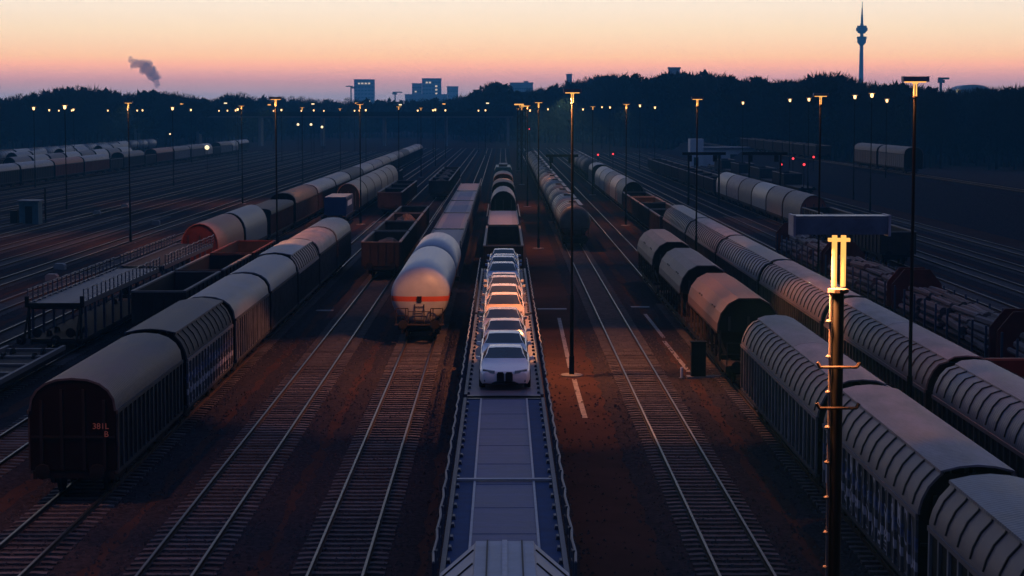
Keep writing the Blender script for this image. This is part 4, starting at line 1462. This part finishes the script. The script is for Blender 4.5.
LN = 16.4
lamp((838 - 503) * 17.5 / F, 17.4, 'nearest lamp mast with glowing tubes and wide dark hood, right of centre', True, lpn, -2.06, .55)
lamp(3.35, 94.5, 'lamp mast with tall thin post right of the white cars', power=3.0)
lamp(3.35, 184, 'lamp mast directly behind the post beside the white cars, left of tank train')
lamp(3.35, 267, 'lamp mast at the left flank of the dark tank train, third in its row')
lamp(3.35, 350, 'lamp mast near the far end of the tank train, fourth in its row', False)
lamp(3.35, 433, 'lamp mast beyond the tank train, farthest in the middle row', False)
lamp(13.6, 64.6, 'lamp mast with wide lit hood standing between the two right rakes', True, lp, 0.05, .22)
lamp(13.9, 140, 'lamp mast behind the grey hopper wagons', power=.3)
lamp(14.0, 222, 'lamp mast right of the far open wagons', True)
lamp(14.0, 305, 'lamp mast beside the round hooded wagons, right of tank train', False)
lamp(18.5, 114, 'lamp mast right of the ribbed rake, above the near lamp hood', power=.15)
lamp(-16.35, 58, 'lamp mast just outside the left edge, beside the maroon end wagon', power=.48)
lamp(-16.35, 141, 'lamp mast between the left covered train and the open wagons')
lamp(-16.35, 224, 'lamp mast beside the blue container')
lamp(-16.35, 307, 'lamp mast right of the tan hooded wagons', False)
lamp(-16.35, 390, 'lamp mast beyond the tan hooded wagons, farthest in its row', False)
lamp(-36.7, 192, 'lamp mast in the open tracks left of the red hood wagon')
lamp(-36.7, 275, 'second lamp mast left of the long covered train')
lamp(-36.7, 358, 'third lamp mast left of the long covered train', False)
lamp(-36.7, 441, 'fourth lamp mast left of the long covered train', False)
far_l = []
for k, (X, Y) in enumerate([(-57, 255), (-57, 338), (-57, 421), (-57, 504), (-79, 330), (-79, 413), (-79, 496), (-79, 579), (-103, 400), (-103, 470), (-103, 560), (-125, 470), (-125, 540), (-125, 620), (-36.7, 524), (-57, 590),
                            (-16.35, 473), (-16.35, 556), (-145, 560), (-145, 640), (-90, 640), (-70, 680), (-30, 690), (-112, 600), (-50, 660), (-64, 700), (-82, 700), (-100, 690), (-44, 600), (-27, 620), (-8, 640), (-20, 560), (-132, 600), (-5, 560)]):
    far_l.append((VPX + X * F / Y, X, Y))
for k, (px, X, Y) in enumerate(sorted(far_l)):
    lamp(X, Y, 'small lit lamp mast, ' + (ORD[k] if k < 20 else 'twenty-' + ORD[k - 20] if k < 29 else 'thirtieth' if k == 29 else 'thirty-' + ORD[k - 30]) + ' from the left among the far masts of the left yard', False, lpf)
for k, (px, py, Y) in enumerate(sorted([(790, 98, 330), (809, 97, 300), (855, 94, 260), (872, 92, 230), (887, 98, 290), (640, 104, 420), (610, 106, 520), (655, 106, 470), (743, 101, 380), (583, 108, 560), (548, 108, 600), (602, 106, 640), (530, 109, 520)])):
    p = atY(px, py, Y)
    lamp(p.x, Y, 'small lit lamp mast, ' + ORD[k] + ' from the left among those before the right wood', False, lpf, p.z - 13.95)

# ------------------------------------------------------------------ small yard furniture
a = at(694, 378)
cb = thing('relay_cabinet', 'dark relay cabinet beside the painted line, left of the hoppers', 'cabinet', (a.x + .2, a.y, 0))
obj('plinth', MB().box(-.55, 1.1, -.35, .35, -.05, .10).mesh('plinth', M['concrete']), cb)
obj('box', MB().box(-.35, .35, -.22, .22, .10, 1.75).mesh('box', M['mast']), cb)
for x in (-.175, .175):
    obj('door', MB().box(x - .165, x + .165, -.25, -.223, .18, 1.66).mesh('door', M['mast']), cb)
obj('lid', MB().box(-.40, .40, -.27, .27, 1.755, 1.80).mesh('lid', M['mast']), cb)
bo = thing('bollard', 'small white bollard at the foot of the relay cabinet', 'bollard', (a.x - .62, a.y - .2, 0))
obj('post', MB().lathe([(.07, -.05), (.07, .5), (.05, .56)], 'Z', n=10).mesh('post', M['whitepaint']), bo)
obj('base', MB().lathe([(.14, -.03), (.14, .05), (.08, .06)], 'Z', n=10).mesh('base', M['concrete']), bo)

a = at(31, 224)
ht = thing('signal_hut', 'small teal hut with dark mast on the wide left tracks', 'hut', (a.x, a.y, 0))
obj('wall', MB().box(-1.1, 1.1, -1, 1, 0, 2.6).mesh('wall', M['teal']), ht)
obj('roof', MB().box(-1.3, 1.3, -1.2, 1.2, 2.603, 2.78).mesh('roof', M['roofblue']), ht)
obj('door', MB().box(-.4, .4, -1.05, -1.004, .1, 2.1).mesh('door', M['black']), ht)
obj('mast', MB().tube([(1.7, 0, 0), (1.7, 0, 4.2)], .12, 6).mesh('mast', M['mast']), ht)
obj('stair', MB().box(-2.2, -1.4, -.8, .8, 0, 1.6).mesh('stair', M['mast']), ht)


def signal_gantry(px, py, Y, w, label):
    p = atY(px, py, Y)
    t = thing('signal_gantry', label, 'gantry', (p.x, Y, 0), 0, 'signal gantries in the far yard')
    for s in (-1, 1):
        obj('post', MB().tube([(s * w / 2 * .7, 0, -.1), (s * w / 2 * .7, 0, p.z)], .14, 6).mesh('post', M['mast']), t)
    obj('beam', MB().box(-w / 2, w / 2, -.15, .15, p.z - .003, p.z + .4).mesh('beam', M['mast']), t)
    for x in (-w / 3, w / 4):
        obj('signal_box', MB().box(x - .3, x + .3, -.4, -.16, p.z - .9, p.z - .02).mesh('signal_box', M['mast']), t)


signal_gantry(562, 157, 300, 5, 'signal gantry crossing the tank train beside the lamp post')
signal_gantry(704, 155, 270, 6, 'signal gantry left of the six pale arched wagons')
signal_gantry(765, 155, 262, 6, 'signal gantry above the six pale arched wagons')


def signal(px, py, Y, label):
    p = atY(px, py, Y)
    h = max(.9, p.z)
    t = thing('signal', label, 'signal', (p.x, Y, 0), 0, 'red signals of the yard')
    obj('post', MB().tube([(0, 0, -.1), (0, 0, h - .3)], .07, 6).mesh('post', M['mast']), t)
    obj('head', MB().box(-.32, .32, -.1, .12, h - .34, h + .34).mesh('head', M['mast']), t)
    obj('lens', MB().lathe([(.02, -.16), (.20, -.15), (.20, -.103)], 'Y', (0, 0, h), 12).mesh('lens', M['glowred']), t)


signal(781, 164.5, 300, 'red signal, lowest left of the four right of the arched wagons')
signal(793, 158.5, 340, 'red signal, upper left of the four right of the arched wagons')
signal(804, 164.5, 305, 'red signal, lower right of the four right of the arched wagons')
signal(813.5, 157, 350, 'red signal, topmost right of the four right of the arched wagons')
signal(598, 154.7, 420, 'red signal left of two beyond the far white tanks')
signal(613, 154, 425, 'red signal right of two beyond the far white tanks')
signal(529.5, 129, 560, 'small high red signal above the far tracks in the middle')


# low yard building and dark stored wagons before the right wood
p = atY(716, 167, 460)
yb = thing('yard_building', 'pale low yard building with a tower, behind the six arched wagons', 'building', (p.x, 470, 0))
obj('wall', MB().box(-2, 16, 0, 8, -.1, 4.2).mesh('wall', M['facade']), yb)
obj('roof', MB().box(-2.4, 16.4, -.4, 8.4, 4.203, 4.6).mesh('roof', M['roof']), yb)
obj('tower', MB().box(-5.2, -2.003, -.5, 5, -.1, 6.6).mesh('tower', M['facade']), yb)
for k in range(4):
    obj('window', MB().box(-.8, .8, -.12, -.004, 1.4, 2.9).mesh('window', M['pane']), yb, (1.5 + 3.8 * k, 0, 0))
obj('door', MB().box(-4.3, -3.2, -.6, -.504, 0, 2.2).mesh('door', M['black']), yb)
for k in range(9):
    y0 = 300 + 15 * k
    put(gd if k % 2 else fl, 46.8, y0, y0 + 13.4, 'open_wagon' if k % 2 else 'flat_wagon', ORD[k] + ' dark stored wagon in the row right of the signals', 'freight wagon', 'dark stored wagons on the right')
for k in range(8):
    y0 = 372 + 15 * k
    o = put(gd, 61, y0, y0 + 13.4, 'open_wagon', ORD[k] + ' dark open wagon on the bank left of the pale wagons', 'freight wagon', 'dark open wagons on the right bank')
    o.location.z = 3.5


# two catenary style masts in the far middle
for (px, Y, h_, lb) in ((519, 420, 14.5, 'dark lattice mast left of the tank train'), (524, 426, 14.2, 'dark lattice mast right beside the other one')):
    p = atY(px, 150, Y)
    t = thing('lattice_mast', lb, 'mast', (p.x, Y, 0))
    for sx in (-1, 1):
        for sy in (-1, 1):
            obj('leg', MB().tube([(sx * .45, sy * .45, -.1), (sx * .30, sy * .30, h_)], .12, 4).mesh('leg', M['mast']), t)
    mb = MB()
    for k in range(9):
        z0, z1 = h_ * k / 9, h_ * (k + 1) / 9
        for sy in (-1, 1):
            mb.tube([(-.42, sy * .42, z0), (.42, sy * .42, z1)], .06, 4)
            mb.tube([(.42, sy * .42, z0), (-.42, sy * .42, z1)], .06, 4)
    obj('bracing', mb.mesh('bracing', M['mast']), t)
    obj('lamp_bar', MB().box(-1.0, 1.0, -.1, .1, h_ + .0, h_ + .25).mesh('lamp_bar', M['glow']), t)

# headlights of a shunting engine among far left wagons and other yard lights
def yard_light(px, py, Y, label, mat='glowwhite', r=.22):
    p = atY(px, py, Y)
    t = thing('yard_light', label, 'lamp', (p.x, Y, 0), 0, 'small white lights in the left yard')
    obj('post', MB().tube([(0, 0, -.1), (0, 0, p.z - r)], .06, 6).mesh('post', M['mast']), t)
    obj('bulb', MB().lathe([(.02, -r), (r * .8, -r * .6), (r, 0), (r * .8, r * .6), (.02, r)], 'Z', (0, 0, p.z), 10).mesh('bulb', M[mat], True), t)


yard_light(207, 147.5, 420, 'bright white yard light among the far left wagons', r=.5)
yard_light(170, 134, 520, 'lone white light above the far left wagons')
for k, (px, py) in enumerate(((298, 124.5), (311, 124.5), (322, 127))):
    yard_light(px, py, 560, ['left', 'middle', 'right'][k] + ' of three pale yellow lights below the far bridge', r=.36)

# point machine cases and white boxes on the left tracks
for k, (px, py) in enumerate(((156, 225), (97, 215), (125, 208), (52, 281), (60, 270))):
    a = at(px, py)
    tag(obj('point_machine', MB().extrude_y([(-.45, 0), (.45, 0), (.45, .4), (.3, .55), (-.3, .55), (-.45, .4)], -.4, .4).mesh('point_machine', M['concrete']), None, (a.x, a.y, 0)),
        'pale point machine box ' + ['nearest the red hood wagon', 'between the hut and the tall lamp post', 'just left of the tall lamp post', 'left of the pale carrier deck', 'behind the pale carrier deck'][k] + ', left tracks', 'point machine', 'point machine boxes on the left tracks')

# ------------------------------------------------------------------ far bridge
br = thing('road_bridge', 'long low road bridge crossing the far yard below the two towers', 'bridge', (-58, 760, 0))
obj('deck', MB().box(-92, 62, -5, 5, 11.0, 12.2).mesh('deck', M['concrete']), br)
obj('parapet', MB().box(-92, 62, -5.3, -5.004, 11.6, 13.3).mesh('parapet', M['mast']), br)
for x in range(-84, 61, 24):
    obj('pier', MB().box(x - .5, x + .5, -4, 4, -.1, 10.998).mesh('pier', M['concrete']), br)
for k in range(9):
    x = -58 - 84 + 17 * k
    t = thing('street_lamp', 'tiny lit street lamp, ' + ORD[k] + ' from the left on the far road bridge', 'street lamp', (x, 760 + 3, 12.2), 0, 'street lamps on the far bridge')
    obj('post', MB().tube([(0, 0, 0), (0, 0, 3.6 + .3 * (k % 3))], .1, 5).mesh('post', M['mast']), t)
    obj('lamp_head', MB().box(-.55, .55, -.3, .3, 3.6 + .3 * (k % 3), 4.0 + .3 * (k % 3)).mesh('lamp_head', M['glow' if k % 2 else 'glowwhite']), t)

# ------------------------------------------------------------------ city on the skyline
def tower_block(px0, px1, pytop, Y, label, lit, cols, rows, name='tower_block', steps=None):
    a, b = atY(px0, pytop, Y), atY(px1, pytop, Y)
    w, h = b.x - a.x, a.z
    t = thing(name, label, 'building', ((a.x + b.x) / 2, Y, 0))
    obj('wall', MB().box(-w / 2, w / 2, 0, w * .7, -1, h).mesh('wall', M['facade']), t)
    obj('roof', MB().box(-w / 2 - .6, w / 2 + .6, -.6, w * .7 + .6, h + .01, h + 1.4).mesh('roof', M['facade']), t)
    pw = w / cols
    wm = MB().box(-pw * .32, pw * .32, -.25, .2, -1.0, 1.0).mesh('window', M['pane'])
    wl = MB().box(-pw * .32, pw * .32, -.3, .2, -1.4, 1.4).mesh('window', M['glowwin'])
    lo_z = 12
    for r_ in range(rows):
        z = lo_z + (h - lo_z - 3) * (r_ + .5) / rows
        for c in range(cols):
            x = -w / 2 + pw * (c + .5)
            obj('window', wl if (c, r_) in lit else wm, t, (x, 0, z))
    return t


tower_block(354, 374, 80, 3560, 'square glass office tower left of the two far towers', [(c, 8) for c in range(1, 5)] + [(4, 3)], 6, 9)
tower_block(422, 441, 79, 3500, 'tall right half of the stepped far tower with lit stair', [(1, 8), (2, 8)] + [(4, r) for r in range(1, 8)], 6, 9)
tower_block(412, 421.7, 84, 3520, 'lower left half of the stepped far tower', [(1, 5)], 4, 7)
tower_block(447, 458, 87, 3550, 'small square far block right of the stepped tower', [], 4, 5)
tower_block(405, 447, 95, 3200, 'long low far block in front of the stepped tower', [], 14, 3)
tower_block(510, 533, 83.5, 2600, 'wide flat far block behind the dark round tree', [], 10, 5)
tower_block(524, 528, 82, 2650, 'little roof tower on the wide flat far block', [], 2, 4)
tower_block(566.5, 572, 75, 2400, 'slim far tower poking above the middle wood', [], 2, 6)
tower_block(669, 680, 69, 1500, 'house top with two white lights above the right wood', [(0, 4), (2, 4)], 3, 5, 'house')


def crane(px, pytop, Y, jl, label):
    p = atY(px, pytop, Y)
    h = p.z
    t = thing('tower_crane', label, 'crane', (p.x, Y, 0), 0, 'tower cranes on the skyline')
    obj('mast', MB().box(-1.0, 1.0, -1.0, 1.0, -1, h - 3).mesh('mast', M['mast']), t)
    obj('jib', MB().box(-jl * .35, jl, -.8, .8, h - 2.99, h - 1.2).mesh('jib', M['mast']), t)
    obj('counterweight', MB().box(-jl * .35 - .1, -jl * .35 + 4, -1.2, 1.2, h - 6, h - 3.0).mesh('counterweight', M['concrete']), t)
    obj('cab', MB().box(1.1, 3.2, -1.1, 1.1, h - 6, h - 3.3).mesh('cab', M['mast']), t)


crane(351, 85, 3300, -9, 'tower crane left of the square office tower')
crane(395, 91, 3300, 12, 'tower crane between the two far towers')
crane(941, 76, 1700, 7, 'crane between the lamp hood and the far domed hall')

# domed hall on the right skyline
a, b = atY(955, 95, 1700), atY(992, 95, 1700)
dm = thing('domed_hall', 'low domed hall with white lights on the right skyline', 'building', ((a.x + b.x) / 2, 1700, 0))
w = (b.x - a.x) / 2
zt = atY(970, 84.5, 1700).z
zb = atY(970, 92, 1700).z
obj('wall', MB().box(-w, w, 0, 30, -1, zb).mesh('wall', M['facade']), dm)
obj('dome', MB().extrude_y([(w * cos(pi * k / 12), zb + .01 + (zt - zb) * sin(pi * k / 12)) for k in range(13)][::-1], .5, 29).mesh('dome', M['facade']), dm)
for px, py in ((958, 91), (994, 93)):
    p = atY(px, py, 1699)
    obj('wall_lamp', MB().box(-.9, .9, -.9, -.2, -1.2, 1.2).mesh('wall_lamp', M['glowwhite']), dm, (max(-w, min(w, p.x - dm.location.x)), 0, p.z))

# telecommunications tower
Y = 3500
p0 = atY(860.5, 113, Y)
zof = lambda py: atY(860.5, py, Y).z
tt = thing('television_tower', 'tall slender television tower with two round decks on the right skyline', 'tower', (p0.x, Y, 0))
m = 1 / (F / Y)       # metres per pixel
obj('shaft', MB().lathe([(4.0 * m, -1), (2.5 * m, zof(88)), (2.0 * m, zof(60)), (1.7 * m, zof(44)), (1.6 * m, zof(24)), (1.5 * m, zof(23.9))], 'Z', n=24).mesh('shaft', M['concrete'], True), tt)
obj('lower_deck', MB().lathe([(1.8 * m, zof(45.5)), (3.2 * m, zof(44)), (4.4 * m, zof(42)), (4.4 * m, zof(39)), (4.9 * m, zof(38.6)), (4.9 * m, zof(36.6)), (1.8 * m, zof(36.3))], 'Z', n=24).mesh('lower_deck', M['concrete']), tt)
obj('upper_deck', MB().lathe([(1.7 * m, zof(33.8)), (3.6 * m, zof(33)), (4.6 * m, zof(31.5)), (5.8 * m, zof(30.5)), (5.8 * m, zof(28)), (4.8 * m, zof(27.5)), (4.8 * m, zof(25.8)), (2.0 * m, zof(25.4))], 'Z', n=24).mesh('upper_deck', M['concrete']), tt)
obj('antenna', MB().lathe([(1.3 * m, zof(23.88)), (1.1 * m, zof(15)), (.8 * m, zof(14.8)), (.6 * m, zof(8)), (.4 * m, zof(7.8)), (.25 * m, zof(1.5))], 'Z', n=12).mesh('antenna', M['concrete']), tt)

# ------------------------------------------------------------------ trees
def tree_mesh(seed, h=20.0, w=9.0, twigs=1500, ever=False):
    rr = random.Random(seed)
    tr = MB()
    lean = rr.uniform(-.4, .4)
    pts = [(0, 0, -.3), (lean * .3, 0, h * .25), (lean, rr.uniform(-.3, .3), h * .6), (lean * 1.2, 0, h * .88)]
    tr.tube(pts, .38, 6, r2=.08)
    clumps = []
    for k in range(16):
        z0 = h * rr.uniform(.22, .75)
        a = rr.uniform(0, 2 * pi)
        ln = w * .5 * rr.uniform(.45, 1.0) * (1.0 if z0 < h * .6 else .7)
        e = Vector((lean * z0 / h + cos(a) * ln, sin(a) * ln, z0 + ln * rr.uniform(.4, 1.1)))
        e.z = min(e.z, h * .98)
        mid = Vector((lean * z0 / h + cos(a) * ln * .45, sin(a) * ln * .45, z0 + (e.z - z0) * .35))
        tr.tube([(lean * z0 / h, 0, z0), mid, e], .12, 4, r2=.03, cap=False)
        clumps.append((e, rr.uniform(1.3, 2.6)))
        clumps.append((mid + Vector((0, 0, .8)), rr.uniform(1.0, 2.0)))
        for q in range(3):
            f = e + Vector((rr.uniform(-1.6, 1.6), rr.uniform(-1.6, 1.6), rr.uniform(.6, 2.4)))
            tr.tube([mid.lerp(e, .6), f], .05, 3, r2=.012, cap=False)
    clumps.append((Vector((lean, 0, h * .9)), 1.6))
    cr = MB()
    for k in range(twigs):
        c, r_ = rr.choice(clumps)
        while True:
            d = Vector((rr.uniform(-1, 1), rr.uniform(-1, 1), rr.uniform(-1, 1)))
            if d.length < 1:
                break
        p = c + d * r_
        out_ = Vector((d.x, d.y, abs(d.z) * .6 + .45)).normalized()
        ln = rr.uniform(.4, 1.15) if not ever else rr.uniform(.4, .9)
        wd = rr.uniform(.03, .085) if not ever else rr.uniform(.25, .5)
        s_ = out_.cross(Vector((rr.uniform(-1, 1), rr.uniform(-1, 1), rr.uniform(-1, 1)))).normalized() * wd
        q = p + out_ * ln
        cr.quad(p - s_, p + s_, q)
    return tr.mesh('trunk', M['bark'], fix=False), cr.mesh('crown', M['ever' if ever else 'twig'], fix=False)


TREES = [tree_mesh(100 + k, 20, R(8, 11), 6800, k in (2, 5)) for k in range(7)]

sky_pts = [(-80, 94), (0, 96), (20, 94), (40, 91), (58, 87), (75, 86), (90, 85), (105, 87), (120, 90), (140, 91.5), (160, 91), (180, 92.5), (205, 97), (215, 97), (225, 93), (245, 92.5), (262, 95), (285, 97), (320, 98), (345, 99),
           (380, 98), (420, 99), (450, 95), (478, 93), (484, 85), (495, 81), (506, 87), (520, 90), (545, 87), (560, 83), (580, 79), (600, 74), (620, 73), (640, 75), (655, 76), (665, 72), (690, 71), (710, 71), (727, 74), (740, 79),
           (758, 76), (775, 79), (800, 78), (815, 73), (830, 71), (845, 73), (858, 80), (880, 83), (900, 82), (930, 86), (960, 88), (990, 87), (1024, 84), (1120, 84)]
dist_pts = [(-80, 640), (0, 660), (200, 760), (330, 980), (420, 1020), (470, 860), (520, 880), (600, 780), (700, 620), (800, 520), (900, 470), (1024, 440), (1120, 430)]


def interp(pts, x):
    for (x0, y0), (x1, y1) in zip(pts, pts[1:]):
        if x0 <= x <= x1:
            return y0 + (y1 - y0) * (x - x0) / (x1 - x0)
    return pts[-1][1] if x > pts[-1][0] else pts[0][1]


LMARK = [(0, 'the left picture edge'), (150, 'the smoke plume'), (278, 'the tall lamp mast of the left trains'), (364, 'the square office tower'), (432, 'the stepped far tower'), (522, 'the wide flat far block'),
         (570, 'the lamp mast by the cars'), (675, 'the house top with two lights'), (740, 'the dip in the right skyline'), (820, 'the lamp mast above the near hood'), (860, 'the television tower'), (915, 'the wide lamp hood'),
         (975, 'the domed hall'), (1024, 'the right picture edge')]
_cnt = {}


def tree_label(px, front, ever):
    lm = min(LMARK, key=lambda q: abs(q[0] - px))
    side = 'right' if px >= lm[0] else 'left'
    key = (lm[1], side, front)
    _cnt[key] = _cnt.get(key, 0) + 1
    n = _cnt[key]
    return ORD[min(19, n - 1)] + (' low front' if front else ' skyline') + (' bushy' if ever else ' bare') + ' tree, ' + side + ' of ' + lm[1]


def wood_of(px):
    if px < 200: return 'trees of the left wood'
    if px < 470: return 'trees of the far wood'
    if px < 520: return 'trees of the round clump'
    return 'trees of the middle wood' if px < 740 else 'trees of the right wood'


# single trees along the front and the skyline
items = []
for k in range(240):
    px = -60 + 1150 * (k + R(-.4, .4)) / 240
    D = interp(dist_pts, px) + R(-15, 60)
    top = interp(sky_pts, px) + (R(-2.0, 3.0) if k % 2 else R(2, 16))
    p = atY(px, top, D)
    hgt = max(9, p.z)
    ti = random.randrange(len(TREES))
    tm, cm = TREES[ti]
    s = hgt / 20.0
    sw = max(.75, min(1.35, s)) * R(.9, 1.2)
    items.append((px, k % 2 == 0, ti in (2, 5), p.x, D, sw, s, tm, cm))
# number them outwards from the landmark that each stands nearest to
items.sort(key=lambda q: min(abs(q[0] - l[0]) for l in LMARK))
for px, fr, ev, X, D, sw, s, tm, cm in items:
    t = thing('tree', tree_label(px, fr, ev), 'tree', (X, D, 0), R(0, 6.28), wood_of(px))
    t.scale = (sw, sw, s)
    obj('trunk', tm, t)
    obj('crown', cm, t)
# the mass of the wood behind them
import numpy as np


def wood(name, px0, px1, n, label, back=170):
    pools = []
    for tm, cm in TREES[:5]:
        v = np.empty(len(cm.vertices) * 3); cm.vertices.foreach_get('co', v)
        pools.append(v.reshape(-1, 3, 3))
    allv = []
    rs = np.random.RandomState(105 + int(px0))
    for k in range(n):
        px = rs.uniform(px0, px1)
        D = interp(dist_pts, px) + 25 + back * rs.uniform(0, 1) ** .8
        top = interp(sky_pts, px) + rs.uniform(0, 9)
        p = atY(px, top, D)
        hgt = max(8, p.z)
        tri = pools[rs.randint(5)]
        sel = tri[rs.choice(len(tri), 620, replace=False)].copy()
        c = sel.mean(axis=1, keepdims=True)
        sel = c + (sel - c) * 2.3
        a = rs.uniform(0, 6.28)
        ca, sa = cos(a), sin(a)
        s = hgt / 20.0
        sw = max(.85, min(1.5, s)) * 1.15
        x = (sel[..., 0] * ca - sel[..., 1] * sa) * sw + p.x
        y = (sel[..., 0] * sa + sel[..., 1] * ca) * sw + D
        # lower the crown so that the wood is closed down to the ground
        z = (sel[..., 2] * 1.25 - 5.0) * s
        allv.append(np.stack([x, y, np.maximum(z, .05)], -1))
    v = np.concatenate(allv).reshape(-1, 3)
    nt_ = len(v) // 3
    me = bpy.data.meshes.new(name)
    me.vertices.add(len(v)); me.vertices.foreach_set('co', v.ravel())
    me.loops.add(len(v)); me.loops.foreach_set('vertex_index', np.arange(len(v), dtype=np.int32))
    me.polygons.add(nt_); me.polygons.foreach_set('loop_start', np.arange(0, len(v), 3, dtype=np.int32))
    me.update(calc_edges=True)
    me.materials.append(M['twig'])
    tag(obj(name, me), label, 'wood', None, 'stuff')


wood('wood', -80, 330, 520, 'dark mass of the wood behind the left yard')
wood('wood', 320, 530, 260, 'low hazy wood below the far towers')
wood('wood', 515, 1110, 900, 'dark mass of the wood rising on the right')

# ------------------------------------------------------------------ smoke plume above the left wood
Y = 3400
mb = MB()
path = [(157.5, 88.5, 1.6), (156.5, 83, 3.0), (154.5, 77, 4.2), (151, 71, 5.0), (146, 67, 5.0), (140, 64.5, 4.4), (134, 63, 3.6), (130, 60, 2.6), (132, 57, 1.6)]
rr = random.Random(4)
rings = []
for i in range(len(path) * 3 - 2):
    f = i / 3; k = min(int(f), len(path) - 2); u = f - k
    px = path[k][0] + (path[k + 1][0] - path[k][0]) * u
    py = path[k][1] + (path[k + 1][1] - path[k][1]) * u
    r_ = (path[k][2] + (path[k + 1][2] - path[k][2]) * u) * 1.35 * rr.uniform(.72, 1.22) * Y / F
    rings.append((atY(px + rr.uniform(-.9, .9), py + rr.uniform(-.8, .8), Y), r_))
b = 0
N = 14
for i, (p, r_) in enumerate(rings):
    t_ = (rings[min(len(rings) - 1, i + 1)][0] - rings[max(0, i - 1)][0]).normalized()
    u_ = t_.cross(Vector((0, 1, 0))).normalized()
    for k in range(N):
        a = 2 * pi * k / N
        q = p + (u_ * cos(a) + Vector((0, 1, 0)) * sin(a)) * r_ * rr.uniform(.68, 1.22)
        mb.v.append(tuple(q))
for i in range(len(rings) - 1):
    for k in range(N):
        k2 = (k + 1) % N
        mb.f.append((i * N + k, i * N + k2, (i + 1) * N + k2, (i + 1) * N + k))
mb.f.append(tuple(range(N))[::-1])
mb.f.append(tuple((len(rings) - 1) * N + k for k in range(N)))
sm = bpy.data.materials.new('smoke_volume')
sm.use_nodes = True
t = sm.node_tree
t.nodes.clear()
o_ = t.nodes.new('ShaderNodeOutputMaterial')
pv = t.nodes.new('ShaderNodeVolumePrincipled')
pv.inputs['Color'].default_value = (.40, .74, 1.0, 1)
pv.inputs['Density'].default_value = .08
t.links.new(pv.outputs[0], o_.inputs['Volume'])
tag(obj('smoke_plume', mb.mesh('smoke_plume', sm, True)), 'blue grey smoke plume rising above the left wood', 'smoke')

# ------------------------------------------------------------------ air
hz = bpy.data.materials.new('evening_haze')
hz.use_nodes = True
t = hz.node_tree
t.nodes.clear()
o_ = t.nodes.new('ShaderNodeOutputMaterial')
pv = t.nodes.new('ShaderNodeVolumePrincipled')
pv.inputs['Color'].default_value = (.14, .64, 1.0, 1)
pv.inputs['Density'].default_value = HAZE
pv.inputs['Anisotropy'].default_value = 0.0
t.links.new(pv.outputs[0], o_.inputs['Volume'])
hb = MB().box(-1720, 1720, -80, 3680, -1.2, 262)
tag(obj('haze', hb.mesh('haze', hz)), 'thin blue evening haze over the whole yard', None, None, 'stuff')
